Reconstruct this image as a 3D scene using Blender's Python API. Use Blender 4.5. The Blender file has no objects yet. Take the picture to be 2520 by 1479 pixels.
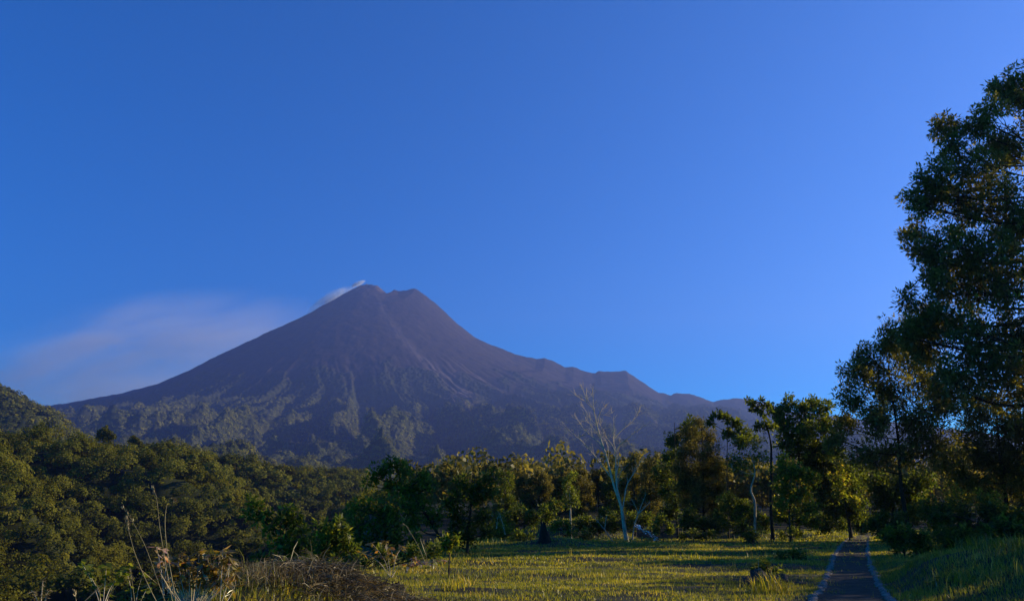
import bpy, math
import numpy as np
from mathutils import Vector

# ------------------------------------------------------------------ camera, sky, sun
SC = bpy.context.scene
COL = SC.collection
F_PX = 1978.0            # focal length in px of a 2520 px wide frame
U0, V0 = 1260.0, 739.5
PITCH = math.atan((1270.0 - V0) / F_PX)
EYE = np.array([0.0, 0.0, 1.7])

cam_d = bpy.data.cameras.new("camera")
cam_d.sensor_width = 36.0
cam_d.lens = 36.0 * F_PX / 2520.0
cam_d.clip_start = 0.1
cam_d.clip_end = 60000.0
cam = bpy.data.objects.new("camera", cam_d)
cam.location = EYE
cam.rotation_euler = (math.pi / 2 + PITCH, 0, 0)
COL.objects.link(cam)
SC.camera = cam

SUN_AZ = math.radians(73.0)     # clockwise from the view direction
SUN_EL = math.radians(18.0)
SUN = np.array([math.sin(SUN_AZ) * math.cos(SUN_EL), math.cos(SUN_AZ) * math.cos(SUN_EL), math.sin(SUN_EL)])

world = bpy.data.worlds.new("World")
SC.world = world
world.use_nodes = True
wt = world.node_tree
wt.nodes.clear()
w_out = wt.nodes.new("ShaderNodeOutputWorld")
w_bg = wt.nodes.new("ShaderNodeBackground")
w_sky = wt.nodes.new("ShaderNodeTexSky")
w_sky.sky_type = 'NISHITA'
w_sky.sun_disc = False
w_sky.sun_elevation = SUN_EL
w_sky.sun_rotation = SUN_AZ
w_sky.altitude = 1200
w_sky.air_density = 1.0
w_sky.dust_density = 0.6
w_sky.ozone_density = 3.0
w_hsv = wt.nodes.new("ShaderNodeHueSaturation")
w_hsv.inputs["Saturation"].default_value = 1.75
w_mul = wt.nodes.new("ShaderNodeMix")
w_mul.data_type = 'RGBA'
w_mul.blend_type = 'MULTIPLY'
w_mul.inputs["Factor"].default_value = 1.0
w_mul.inputs["B"].default_value = (0.04, 0.81, 1.16, 1)
wt.links.new(w_sky.outputs["Color"], w_hsv.inputs["Color"])
wt.links.new(w_hsv.outputs["Color"], w_mul.inputs["A"])
wt.links.new(w_mul.outputs["Result"], w_bg.inputs["Color"])
w_bg.inputs["Strength"].default_value = 0.080
wt.links.new(w_bg.outputs["Background"], w_out.inputs["Surface"])

sun_d = bpy.data.lights.new("sun", 'SUN')
sun_d.energy = 5.0
sun_d.angle = math.radians(0.5)
sun_d.color = (1.0, 0.82, 0.48)
sun = bpy.data.objects.new("sun", sun_d)
sun.location = (60, 20, 60)
sun.rotation_euler = Vector(-SUN).to_track_quat('-Z', 'Y').to_euler()
COL.objects.link(sun)

SC.view_settings.view_transform = 'Standard'
SC.view_settings.look = 'None'
SC.view_settings.gamma = 1.0
SC.view_settings.exposure = 1.1
SC.render.engine = 'CYCLES'
cy = SC.cycles
cy.max_bounces = 5
cy.diffuse_bounces = 2
cy.glossy_bounces = 1
cy.transmission_bounces = 3
cy.volume_bounces = 0
cy.transparent_max_bounces = 4
cy.volume_step_rate = 1.0
cy.volume_max_steps = 64
cy.use_denoising = True
cy.denoiser = 'OPENIMAGEDENOISE'
cy.sample_clamp_indirect = 4.0

# ------------------------------------------------------------------ helpers
CP, SP = math.cos(PITCH), math.sin(PITCH)


def P(u, v, Y):
    """world point at forward distance Y seen along the direction of a frame position"""
    dx = (u - U0) / F_PX
    dy = (V0 - v) / F_PX
    yy = CP - dy * SP
    zz = SP + dy * CP
    t = Y / yy
    return np.array([dx * t, Y, EYE[2] + zz * t])


def M(Y):
    """metres per px at distance Y"""
    return Y / F_PX * 1.0


def tag(o, label=None, cat=None, group=None, kind=None):
    if label: o['label'] = label
    if cat: o['category'] = cat
    if group: o['group'] = group
    if kind: o['kind'] = kind
    return o


def _h(ix, iy, seed):
    n = (ix.astype(np.int64) * 374761393 + iy.astype(np.int64) * 668265263 + seed * 974634777) & 0xFFFFFFFF
    n = ((n ^ (n >> 13)) * 1274126177) & 0xFFFFFFFF
    n = ((n ^ (n >> 16)) * 2246822519) & 0xFFFFFFFF
    return ((n ^ (n >> 15)) & 0xFFFFFF).astype(np.float64) / float(0xFFFFFF)


def noise(x, y, seed=0):
    x = np.asarray(x, float); y = np.asarray(y, float)
    ix = np.floor(x); iy = np.floor(y)
    fx = x - ix; fy = y - iy
    ux = fx * fx * fx * (fx * (fx * 6 - 15) + 10); uy = fy * fy * fy * (fy * (fy * 6 - 15) + 10)
    def g(cx, cy):
        a = _h(ix + cx, iy + cy, seed) * 2 * np.pi
        return np.cos(a) * (fx - cx) + np.sin(a) * (fy - cy)
    a = g(0, 0); b = g(1, 0); c = g(0, 1); d = g(1, 1)
    return 1.5 * ((a + (b - a) * ux) + ((c + (d - c) * ux) - (a + (b - a) * ux)) * uy)


def fbm(x, y, seed=0, octv=4, lac=2.03, gain=0.5):
    s = 0; a = 1.0; t = 0
    for i in range(octv):
        s = s + a * noise(x, y, seed + i * 17); t += a
        x = x * lac; y = y * lac; a *= gain
    return s / t * 1.6


def ridged(x, y, seed=0, octv=4, gain=0.5):
    s = 0; a = 1.0; t = 0
    for i in range(octv):
        s = s + a * (1 - np.abs(noise(x, y, seed + i * 31)) * 2.0); t += a
        x = x * 2.07; y = y * 2.07; a *= gain
    return s / t


def worley(x, y, seed=0):
    """1 at the middle of a round cell, 0 between cells; also a random value per cell"""
    ix = np.floor(x); iy = np.floor(y)
    best = np.full(x.shape, 9.0); rv = np.zeros(x.shape)
    for a in (-1, 0, 1):
        for b in (-1, 0, 1):
            cx = ix + a; cyy = iy + b
            px = cx + _h(cx, cyy, seed); py = cyy + _h(cx, cyy, seed + 5)
            d = (px - x) ** 2 + (py - y) ** 2
            m = d < best
            best = np.where(m, d, best)
            rv = np.where(m, _h(cx, cyy, seed + 9), rv)
    return np.clip(1 - best / 0.55, 0, 1), rv


def ss(t):
    t = np.clip(t, 0, 1)
    return t * t * (3 - 2 * t)


class Acc:
    def __init__(self):
        self.v = []; self.f = []; self.n = 0; self.a = []
    def add(self, V, F, att=None):
        V = np.asarray(V, float).reshape(-1, 3)
        self.v.append(V)
        self.f.append(np.asarray(F, np.int64) + self.n)
        self.a.append(np.zeros(len(V)) if att is None else np.broadcast_to(np.asarray(att, float), (len(V),)))
        self.n += len(V)


def build(name, acc, mat, parent=None, origin=None, smooth=False, att='v', extra=None):
    V = np.concatenate(acc.v)
    if origin is not None: V = V - np.asarray(origin, float)
    me = bpy.data.meshes.new(name)
    loops = np.concatenate([f.ravel() for f in acc.f])
    tot = np.concatenate([np.full(len(f), f.shape[1]) for f in acc.f])
    st = np.concatenate([[0], np.cumsum(tot)[:-1]])
    me.vertices.add(len(V)); me.vertices.foreach_set('co', V.astype(np.float32).ravel())
    me.loops.add(len(loops)); me.loops.foreach_set('vertex_index', loops.astype(np.int32))
    me.polygons.add(len(tot))
    me.polygons.foreach_set('loop_start', st.astype(np.int32))
    me.polygons.foreach_set('loop_total', tot.astype(np.int32))
    if smooth: me.polygons.foreach_set('use_smooth', np.ones(len(tot), bool))
    A = me.attributes.new(att, 'FLOAT', 'POINT')
    A.data.foreach_set('value', np.concatenate(acc.a).astype(np.float32))
    if extra:
        for k, arr in extra.items():
            B = me.attributes.new(k, 'FLOAT', 'POINT')
            B.data.foreach_set('value', np.asarray(arr, np.float32))
    me.update(calc_edges=True)
    me.materials.append(mat)
    o = bpy.data.objects.new(name, me)
    COL.objects.link(o)
    if parent is not None: o.parent = parent
    elif origin is not None: o.location = origin
    return o


def empty(name, loc):
    o = bpy.data.objects.new(name, None)
    o.empty_display_size = 0.3
    o.location = loc
    COL.objects.link(o)
    return o


def tube(acc, pts, rad, sides=6, att=0.5, cap=True):
    pts = np.asarray(pts, float); n = len(pts)
    rad = np.broadcast_to(np.asarray(rad, float), (n,))
    T = np.gradient(pts, axis=0); T /= np.linalg.norm(T, axis=1)[:, None] + 1e-9
    ref = np.array([0.31, 0.9, 0.1]) if abs(T[0][2]) > 0.5 else np.array([0.1, 0.2, 0.95])
    A = np.cross(T, ref); A /= np.linalg.norm(A, axis=1)[:, None] + 1e-9
    B = np.cross(T, A)
    an = np.arange(sides) * 2 * np.pi / sides
    V = pts[:, None] + rad[:, None, None] * (A[:, None] * np.cos(an)[None, :, None] + B[:, None] * np.sin(an)[None, :, None])
    i = np.arange(n - 1)[:, None] * sides; j = np.arange(sides)[None]; k = (j + 1) % sides
    F = np.stack([i + j, i + k, i + sides + k, i + sides + j], -1).reshape(-1, 4)
    acc.add(V.reshape(-1, 3), F, att)
    if cap:
        acc.add(V[-1], np.arange(sides)[None], att)


def smoothpath(pts, n=8):
    """Catmull-Rom through the points"""
    p = np.asarray(pts, float)
    q = np.vstack([2 * p[0] - p[1], p, 2 * p[-1] - p[-2]])
    out = []
    for i in range(1, len(q) - 2):
        t = np.linspace(0, 1, n, endpoint=False)[:, None]
        a, b, c, d = q[i - 1], q[i], q[i + 1], q[i + 2]
        out.append(0.5 * (2 * b + (c - a) * t + (2 * a - 5 * b + 4 * c - d) * t ** 2 + (3 * b - 3 * c + d - a) * t ** 3))
    out.append(p[-1][None])
    return np.vstack(out)


def twigs(acc, S, E, r0, r1, rng, bow=0.12):
    """many thin three sided twigs at once"""
    S = np.asarray(S, float); E = np.asarray(E, float); n = len(S)
    if n == 0: return
    D = E - S; L = np.linalg.norm(D, axis=1)[:, None] + 1e-9
    T = D / L
    Mid = (S + E) / 2 + rng.normal(0, 1, (n, 3)) * L * bow
    A = np.cross(T, np.array([0.2, 0.3, 0.93])); A /= np.linalg.norm(A, axis=1)[:, None] + 1e-9
    B = np.cross(T, A)
    r0 = np.broadcast_to(r0, (n,)); r1 = np.broadcast_to(r1, (n,))
    V = np.empty((n, 3, 3, 3))
    for ri, (Pn, rr) in enumerate(((S, r0), (Mid, (r0 + r1) / 2), (E, r1))):
        for k in range(3):
            a = k * 2.0944
            V[:, ri, k] = Pn + rr[:, None] * (A * math.cos(a) + B * math.sin(a))
    base = np.arange(n)[:, None, None] * 9
    ri = np.arange(2)[None, :, None] * 3; k = np.arange(3)[None, None]; k2 = (k + 1) % 3
    F = np.stack(np.broadcast_arrays(base + ri + k, base + ri + k2, base + ri + 3 + k2, base + ri + 3 + k), -1).reshape(-1, 4)
    acc.add(V.reshape(-1, 3), F, 0.5)


def unit(a):
    return a / (np.linalg.norm(a, axis=-1, keepdims=True) + 1e-9)


def leaves(acc, C, D, N, L, W, att, curl=0.0):
    """rhombic leaves: base C, direction D, face normal ~N"""
    n = len(C)
    D = unit(D); S = unit(np.cross(D, N)); N2 = np.cross(S, D)
    L = np.broadcast_to(L, (n,))[:, None]; W = np.broadcast_to(W, (n,))[:, None]
    V = np.empty((n, 4, 3))
    V[:, 0] = C
    V[:, 1] = C + D * L * 0.45 + S * W * 0.5 + N2 * L * curl
    V[:, 2] = C + D * L
    V[:, 3] = C + D * L * 0.45 - S * W * 0.5 + N2 * L * curl
    F = np.arange(n)[:, None] * 4 + np.arange(4)[None]
    acc.add(V.reshape(-1, 3), F, np.repeat(att, 4))


# ------------------------------------------------------------------ materials
def new_mat(name):
    m = bpy.data.materials.new(name); m.use_nodes = True
    nt = m.node_tree; nt.nodes.clear()
    return m, nt, nt.nodes.new("ShaderNodeOutputMaterial")


def ramp(nt, src, stops):
    r = nt.nodes.new("ShaderNodeValToRGB")
    el = r.color_ramp.elements
    while len(el) < len(stops): el.new(0.5)
    for e, (p, c) in zip(el, stops):
        e.position = p; e.color = (*c, 1)
    nt.links.new(src, r.inputs["Fac"])
    return r.outputs["Color"]


def attr(nt, name):
    a = nt.nodes.new("ShaderNodeAttribute"); a.attribute_name = name
    return a.outputs["Fac"]


def leaf_mat(name, stops, trans=0.35, tcol=(1.0, 0.95, 0.35), gloss=0.02, rough=0.45):
    m, nt, out = new_mat(name)
    c = ramp(nt, attr(nt, 'v'), stops)
    d = nt.nodes.new("ShaderNodeBsdfDiffuse"); nt.links.new(c, d.inputs["Color"])
    t = nt.nodes.new("ShaderNodeBsdfTranslucent")
    mx = nt.nodes.new("ShaderNodeMix"); mx.data_type = 'RGBA'; mx.blend_type = 'MULTIPLY'
    mx.inputs["Factor"].default_value = 1.0
    nt.links.new(c, mx.inputs["A"]); mx.inputs["B"].default_value = (tcol[0] * 2.6, tcol[1] * 2.6, tcol[2] * 2.6, 1)
    nt.links.new(mx.outputs["Result"], t.inputs["Color"])
    s = nt.nodes.new("ShaderNodeMixShader"); s.inputs[0].default_value = trans
    nt.links.new(d.outputs[0], s.inputs[1]); nt.links.new(t.outputs[0], s.inputs[2])
    if gloss > 0:
        g = nt.nodes.new("ShaderNodeBsdfGlossy"); g.inputs["Roughness"].default_value = rough
        g.inputs["Color"].default_value = (0.7, 0.7, 0.7, 1)
        s2 = nt.nodes.new("ShaderNodeMixShader"); s2.inputs[0].default_value = gloss
        nt.links.new(s.outputs[0], s2.inputs[1]); nt.links.new(g.outputs[0], s2.inputs[2]); s = s2
    nt.links.new(s.outputs[0], out.inputs["Surface"])
    return m


def surf_mat(name, stops, scale=4.0, rough=0.9, bump=0.3, detail=6, coord='Object', stretch=None):
    m, nt, out = new_mat(name)
    tc = nt.nodes.new("ShaderNodeTexCoord")
    src = tc.outputs[coord]
    if stretch:
        mp = nt.nodes.new("ShaderNodeMapping"); mp.inputs["Scale"].default_value = stretch
        nt.links.new(src, mp.inputs["Vector"]); src = mp.outputs["Vector"]
    n = nt.nodes.new("ShaderNodeTexNoise"); n.inputs["Scale"].default_value = scale; n.inputs["Detail"].default_value = detail
    n.inputs["Roughness"].default_value = 0.65
    nt.links.new(src, n.inputs["Vector"])
    c = ramp(nt, n.outputs["Fac"], stops)
    p = nt.nodes.new("ShaderNodeBsdfPrincipled")
    p.inputs["Roughness"].default_value = rough
    p.inputs["Specular IOR Level"].default_value = 0.15
    nt.links.new(c, p.inputs["Base Color"])
    if bump:
        b = nt.nodes.new("ShaderNodeBump"); b.inputs["Strength"].default_value = bump; b.inputs["Distance"].default_value = 0.05
        nt.links.new(n.outputs["Fac"], b.inputs["Height"]); nt.links.new(b.outputs["Normal"], p.inputs["Normal"])
    nt.links.new(p.outputs[0], out.inputs["Surface"])
    return m


M_LEAF_DARK = leaf_mat("leaf_dark", [(0, (0.026, 0.040, 0.010)), (.5, (0.056, 0.072, 0.014)), (1, (0.125, 0.125, 0.022))], .50)
M_LEAF_ACACIA = leaf_mat("leaf_acacia", [(0, (0.042, 0.044, 0.014)), (.5, (0.105, 0.098, 0.024)), (1, (0.20, 0.165, 0.042))], .52, (.95, .88, .28), gloss=.03)
M_LEAF_GREEN = leaf_mat("leaf_green", [(0, (0.034, 0.050, 0.011)), (.6, (0.086, 0.104, 0.017)), (1, (0.22, 0.21, 0.030))], .50)
M_LEAF_YELLOW = leaf_mat("leaf_yellow", [(0, (0.047, 0.068, 0.014)), (.5, (0.121, 0.135, 0.019)), (.85, (0.270, 0.230, 0.027)), (1, (0.365, 0.176, 0.027))], .5)
M_LEAF_OLIVE = leaf_mat("leaf_olive", [(0, (0.038, 0.042, 0.014)), (.6, (0.092, 0.088, 0.026)), (1, (0.160, 0.140, 0.044))], .48, (1, .85, .35), gloss=.02)
M_LEAF_FOREST = leaf_mat("leaf_forest", [(0, (0.032, 0.038, 0.008)), (.35, (0.070, 0.074, 0.013)), (.8, (0.120, 0.118, 0.018)), (1, (0.180, 0.155, 0.026))], .22, (1, .9, .3), gloss=.0)
M_LEAF_FAR = leaf_mat("leaf_far_forest", [(0, (.040, .050, .012)), (.5, (.095, .102, .020)), (1, (.16, .15, .035))], .15, (1, .9, .3), gloss=.0)
M_LEAF_BROWN = leaf_mat("leaf_brown", [(0, (.030, .030, .010)), (.4, (.15, .11, .025)), (.75, (.21, .18, .03)), (.9, (.28, .10, .04)), (1, (.50, .34, .28))], .45, (1, .8, .4), gloss=.10, rough=.35)
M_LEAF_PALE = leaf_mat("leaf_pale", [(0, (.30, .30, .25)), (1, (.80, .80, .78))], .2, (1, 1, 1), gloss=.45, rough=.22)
M_GRASS = leaf_mat("grass_blade", [(0, (0.050, 0.058, 0.007)), (.5, (0.135, 0.138, 0.010)), (.8, (0.230, 0.190, 0.014)), (1, (0.360, 0.260, 0.080))], .50, (1, .95, .30), gloss=.05)
M_STRAW = leaf_mat("straw", [(0, (.022, .018, .010)), (.5, (.075, .058, .028)), (1, (.24, .18, .09))], .15, (1, .9, .6), gloss=.05)
M_BARK = surf_mat("bark", [(0.3, (.020, .015, .011)), (.7, (.060, .045, .032))], 6, bump=.5, stretch=(3, 3, .6))
M_BARK_DARK = surf_mat("bark_dark", [(0.3, (.010, .008, .006)), (.7, (.030, .024, .018))], 6, bump=.5, stretch=(3, 3, .6))
M_BARK_PALE = surf_mat("bark_pale", [(0.3, (.10, .08, .06)), (.7, (.50, .43, .35))], 5, bump=.4, stretch=(3, 3, .6))
M_BARK_TWIG = surf_mat("bark_twig", [(0.3, (.24, .20, .16)), (.7, (.55, .46, .36))], 5, bump=.4, stretch=(3, 3, .6))
M_STALK = surf_mat("dry_stalk", [(0.3, (.15, .12, .06)), (.7, (.34, .27, .15))], 9, bump=.1)
M_ROCK = surf_mat("rock", [(0.3, (.018, .018, .019)), (.7, (.065, .060, .060))], 5, bump=.8)
M_KERB = surf_mat("kerb_stone", [(0.3, (.09, .075, .065)), (.7, (.30, .25, .21))], 6, bump=.8)
M_PATH = surf_mat("path_gravel", [(0.25, (.020, .016, .009)), (.5, (.048, .038, .024)), (.75, (.11, .085, .058))], 3.2, bump=.8, detail=10)
M_CHAR = surf_mat("charred_wood", [(0.3, (.008, .007, .006)), (.7, (.028, .022, .018))], 7, bump=.8)
M_SOIL = surf_mat("soil", [(0.3, (.016, .014, .008)), (.5, (.030, .030, .012)), (.75, (.060, .050, .022))], .9, bump=.8, detail=10)
M_HILLSOIL = surf_mat("undergrowth_soil", [(0.3, (.012, .016, .006)), (.7, (.030, .036, .012))], .2, bump=.5, detail=8)


def mountain_mat():
    m, nt, out = new_mat("mountain_rock_and_forest")
    L = nt.links
    tc = nt.nodes.new("ShaderNodeTexCoord")
    n = nt.nodes.new("ShaderNodeTexNoise"); n.inputs["Scale"].default_value = .035; n.inputs["Detail"].default_value = 9; n.inputs["Roughness"].default_value = .7
    L.new(tc.outputs["Object"], n.inputs["Vector"])
    veg = ramp(nt, n.outputs["Fac"], [(.3, (.014, .019, .007)), (.5, (.028, .032, .012)), (.68, (.050, .050, .018))])
    rock = ramp(nt, n.outputs["Fac"], [(.3, (.022, .018, .019)), (.6, (.040, .030, .030)), (.75, (.09, .06, .055))])
    mx = nt.nodes.new("ShaderNodeMix"); mx.data_type = 'RGBA'
    L.new(attr(nt, 'v'), mx.inputs["Factor"]); L.new(veg, mx.inputs["A"]); L.new(rock, mx.inputs["B"])
    m2 = nt.nodes.new("ShaderNodeMix"); m2.data_type = 'RGBA'
    L.new(attr(nt, 'scree'), m2.inputs["Factor"]); L.new(mx.outputs["Result"], m2.inputs["A"])
    m2.inputs["B"].default_value = (.17, .13, .125, 1)
    d = nt.nodes.new("ShaderNodeBsdfDiffuse"); L.new(m2.outputs["Result"], d.inputs["Color"])
    b = nt.nodes.new("ShaderNodeBump"); b.inputs["Strength"].default_value = .25; b.inputs["Distance"].default_value = 6
    L.new(n.outputs["Fac"], b.inputs["Height"]); L.new(b.outputs["Normal"], d.inputs["Normal"])
    L.new(d.outputs[0], out.inputs["Surface"])
    return m


M_MOUNT = mountain_mat()

# ------------------------------------------------------------------ terrain
# skyline of the volcano, left and right of the summit (frame positions at 6 km)
SK_L = [(905, 697), (880, 705), (850, 722), (800, 750), (755, 778), (700, 808), (640, 835), (560, 865), (480, 905), (440, 923), (390, 945), (310, 965), (240, 978), (165, 991), (60, 1010), (-200, 1040), (-700, 1090)]
SK_R = [(905, 697), (930, 703), (942, 714), (955, 723), (962, 717), (970, 712), (985, 717), (1005, 713), (1020, 710), (1035, 718), (1070, 745), (1100, 771), (1130, 800), (1170, 832), (1215, 850), (1265, 870), (1320, 883), (1340, 880), (1360, 888), (1390, 902), (1410, 902), (1430, 910), (1465, 918), (1475, 913), (1540, 912), (1560, 925), (1590, 945), (1620, 965), (1650, 973), (1665, 966), (1700, 968), (1720, 975), (1755, 989), (1785, 981), (1840, 980), (1880, 992), (1950, 1010), (2100, 1030), (2520, 1080), (3000, 1100)]
SY = 6000.0
pl = np.array([P(u, v, SY) for u, v in SK_L]); pr = np.array([P(u, v, SY) for u, v in SK_R])
SX = pl[0, 0]; ZT = pl[0, 2]
rl, zl = SX - pl[:, 0], pl[:, 2]
rr_, zr = pr[:, 0] - SX, pr[:, 2]
rf = np.array([0, 120, 400, 1000, 1600, 2000, 2500, 3000, 3500, 4000, 4700, 6000])
zf = np.array([ZT - 25, ZT - 90, ZT - 310, 1060, 710, 560, 420, 315, 230, 155, 62, 10])
rb = np.array([0, 400, 1000, 2000, 4000]); zb = np.array([ZT - 10, ZT - 330, 950, 400, 100])

EDGE = np.array([(-40, -10), (0, -3.2), (8, -3.4), (12, -4.6), (18, -6.2), (40, -4.2), (60, -4), (80, -9), (110, -18), (200, -34), (400, -46), (700, -95), (1200, -150)], float)
CREST = np.array([(-100, -255), (0, -262), (150, -252), (250, -240), (345, -222), (450, -186), (600, -146), (700, -122), (850, -80), (1200, 60)], float)


def edge_x(y): return np.interp(y, EDGE[:, 0], EDGE[:, 1])
def crest_x(y): return np.interp(y, CREST[:, 0], CREST[:, 1])


PATH_C = []
for (ul, ur, v) in ((1995, 2200, 1479), (2026, 2166, 1440), (2041, 2148, 1400), (2053, 2137, 1365), (2072, 2137, 1338), (2088, 2140, 1322)):
    t = EYE[2] / ((SP + (V0 - v) / F_PX * CP) / (CP - (V0 - v) / F_PX * SP)) * -1
    PATH_C.append((t, P(ul, v, t)[0], P(ur, v, t)[0]))
PATH_C = [(-20, 4.5, 6.2), (0, 4.7, 6.4), (10, 5.2, 6.9)] + PATH_C + [(78, 32.4, 34.6), (95, 38, 40.2)]
PATH_C = np.array(PATH_C)


def near_h(x, y):
    z = 0.10 * fbm(x * .12, y * .28, 3, 3) + 0.05 * fbm(x * .5, y * .9, 8, 2)
    z = z + 1.0 * np.exp(-(((x - 12.6) / 3.0) ** 2 + ((y - 20.5) / 4.2) ** 2)) * (x > 5)      # grassy bank on the right
    z = z + .75 * np.exp(-(((x - 20) / 5.0) ** 2 + ((y - 26) / 6.) ** 2))
    z = z + .58 * np.exp(-(((x + 4.1) / 1.9) ** 2 + ((y - 15.6) / 2.2) ** 2))                 # mound under the cut straw
    z = z + .35 * np.exp(-(((x + 4.8) / 1.6) ** 2 + ((y - 14) / 1.8) ** 2))
    z = z + .45 * np.exp(-(((x - 2.6) / 2.0) ** 2 + ((y - 52) / 3.) ** 2))
    z = z - 1.3 * ss((y - 63) / 8.) * (1 - ss((x - 22) / 8.)) + 2.6 * ss((y - 76) / 12.) * (1 - ss((x - 9) / 6.)) * ss((x + 2) / 6)
    pl_, pr_ = np.interp(y, PATH_C[:, 0], PATH_C[:, 1]), np.interp(y, PATH_C[:, 0], PATH_C[:, 2])
    mid = (pl_ + pr_) / 2; hw = (pr_ - pl_) / 2
    w = 1 - ss((np.abs(x - mid) - hw - .1) / 1.2)
    return z * (1 - w) + (-0.02) * w


def height(x, y):
    s = edge_x(y) - x
    d = x - crest_x(y)
    along = y * 1.0
    butt = ridged(along / 70.0 - d / 420. + 3.4, d / 500.0, 41, 2) * 1.0 + .22 * ridged(along / 23.0, d / 90.0, 77, 2)
    win = ss(d / 30.) * (1 - ss((d - 190) / 60.))
    dd = d - (butt - .66) * 96 * win
    zbank = -71 * ss(s / 60.) - 4 * (1 - np.exp(-np.clip(s, 0, None) / 1.5))
    zwall = 19 - .04 * (y - 345) - 90 * ss(dd / 230.)
    zrav = np.logaddexp(zbank / 6., zwall / 6.) * 6 * ss(s / 4.)
    zrav = np.where(zwall > 0, zrav, np.minimum(zrav, 2 + 0 * zrav))
    far = ss((y - 90) / 60.)
    base = np.clip((y - 150) * .035, 0, None)
    zn = near_h(x, y) * (1 - ss((y - 95) / 25.)) + base * far
    z1 = zn + zrav * (1 - ss((y - 800) / 350.)) + 6 * fbm(x / 90., y / 90., 5, 3) * ss((y - 130) / 150.)
    return z1


def volcano_h(x, y):
    dx = x - SX; dy = y - SY
    r = np.hypot(dx, dy) + 1e-6
    c = dx / r; s = dy / r
    sa = np.abs(s) ** .85; wf = np.where(s < 0, sa, 0); wb = np.where(s > 0, sa, 0); wr = np.where(c > 0, 1 - sa, 0); wl = np.where(c <= 0, 1 - sa, 0)
    # gentle rolls so that the ribs wander
    z = wr * np.interp(r, rr_, zr) + wl * np.interp(r, rl, zl) + wf * np.interp(r, rf, zf) + wb * np.interp(r, rb, zb)
    phi = np.arctan2(dy, dx)
    z = z - 70 * ss(-dy / 260.) * ss((r - 600) / 900.)
    wf = wf * ss(wf / .3) ** .5
    wob = fbm(x / 900., y / 900., 11, 3) * .12
    ribs = ridged(phi * 8.5 + wob * 6 + 2, r / 2600., 21, 3, .5)
    ribs2 = ridged(phi * 30 + wob * 14, r / 900., 61, 3)
    amp = ss((r - 900) / 1500.) * wf ** .7
    z = z + 150 * (ribs - .55) * amp * (1 - .5 * ss((r - 3200) / 1500.)) + 12 * (ribs2 - .5) * amp * ss(r / 800)
    foot = ss((r - 1400) / 1300.) * wf ** .8 * (1 - .35 * ss((r - 4300) / 900))
    wx = x + 130 * fbm(x / 500., y / 500., 37, 3); pw = np.arctan2(dy, wx - SX)
    z = z + foot * (250 * (ridged(pw * 8.5 + .3 + r / 2600., r / 1300., 33, 3, .45) - .6) + 75 * (ridged(wx / 260. + y / 900., y / 420., 34, 3, .4) - .5))
    return z


def hills(x, y):
    z = 0
    n = fbm(x / 120., y / 120., 50, 4)
    # dark hill at far left, a rounded foothill right of centre, a low one in the middle
    z = np.interp(x, [-2000, -900, -834, -796, -758, -720, -695, -670, -640, -600, -500], [260, 250, 240, 226, 213, 195, 168, 134, 105, 60, -40])
    z = (z + 44) * np.exp(-((y - 1250) / 190.) ** 2) * (1 + .04 * n) - 90
    z2 = 158 * np.exp(-np.abs((x - 40) / 190.) ** 3 - ((y - 1850) / 240.) ** 2) * (1 + .12 * n)
    z3 = 80 * np.exp(-((x + 420) / 230.) ** 2 - ((y - 1500) / 200.) ** 2) * (1 + .2 * n)
    return z, z2 + z3


def full_h(x, y):
    h1 = height(x, y)
    f = ss((y - 900) / 700.)
    z = h1 * (1 - f) + np.maximum(volcano_h(x, y), 0) * f
    a, b = hills(x, y)
    return np.maximum(z, a) + b * .55


def grid_obj(name, X, Y, Z, mat, att=None, extra=None, smooth=True):
    a = Acc(); r, c = X.shape
    i = np.arange(r - 1)[:, None] * c; j = np.arange(c - 1)[None]
    F = np.stack([i + j, i + j + 1, i + c + j + 1, i + c + j], -1).reshape(-1, 4)
    a.add(np.stack([X, Y, Z], -1).reshape(-1, 3), F, 0 if att is None else att.ravel())
    return build(name, a, mat, smooth=smooth, extra=extra)


# near ground
xs = np.concatenate([np.arange(-120, -14, 2.0), np.arange(-14, 34, .22), np.arange(34, 150, 2.0)])
ys = np.concatenate([np.arange(-60, 5, 3.), np.arange(5, 68, .28), np.arange(68, 150, 1.6)])
X, Y = np.meshgrid(xs, ys)
tag(grid_obj("ground", X, Y, height(X, Y), M_SOIL), kind='structure')

# hillsides of the ravine and the country behind the trees
ang = np.radians(np.linspace(-44, 44, 620))
rad = np.concatenate([np.arange(40, 1000, 3.5)])
R_, A_ = np.meshgrid(rad, ang, indexing='ij')
X, Y = R_ * np.sin(A_), R_ * np.cos(A_)
Z = full_h(X, Y) - .4 - 1.2 * (1 - ss((R_ - 110) / 60.))
tag(grid_obj("hillside", X, Y, Z, M_HILLSOIL), kind='structure')

# the volcano and its foothills
ang = np.radians(np.linspace(-40, 40, 1250))
rad = [990.0]
while rad[-1] < 6950: rad.append(rad[-1] + 3.2 + (rad[-1] - 990) * .0009)
R_, A_ = np.meshgrid(np.array(rad), ang, indexing='ij')
X, Y = R_ * np.sin(A_), R_ * np.cos(A_)
Z = full_h(X, Y)
rsum = np.hypot(X - SX, Y - SY)
vegline = 800 + 150 * fbm(X / 420., Y / 420., 71, 4) + 90 * fbm(X / 90., Y / 200., 72, 3) - 120 * ss((X - 500) / 1500.)
ph = np.arctan2(Y - SY, X - SX)
rockm = ss((Z - vegline) / 130. + .5)
gully = np.exp(-((ph + 1.08 + .10 * fbm(rsum / 900., ph * 0, 5, 3)) / .045) ** 2) * ss(rsum / 400) * (1 - ss((rsum - 2700) / 500))
gully2 = np.exp(-((ph + .86 + .08 * fbm(rsum / 700., ph * 0, 15, 3)) / .06) ** 2) * ss((rsum - 500) / 400) * (1 - ss((rsum - 2500) / 700))
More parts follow.
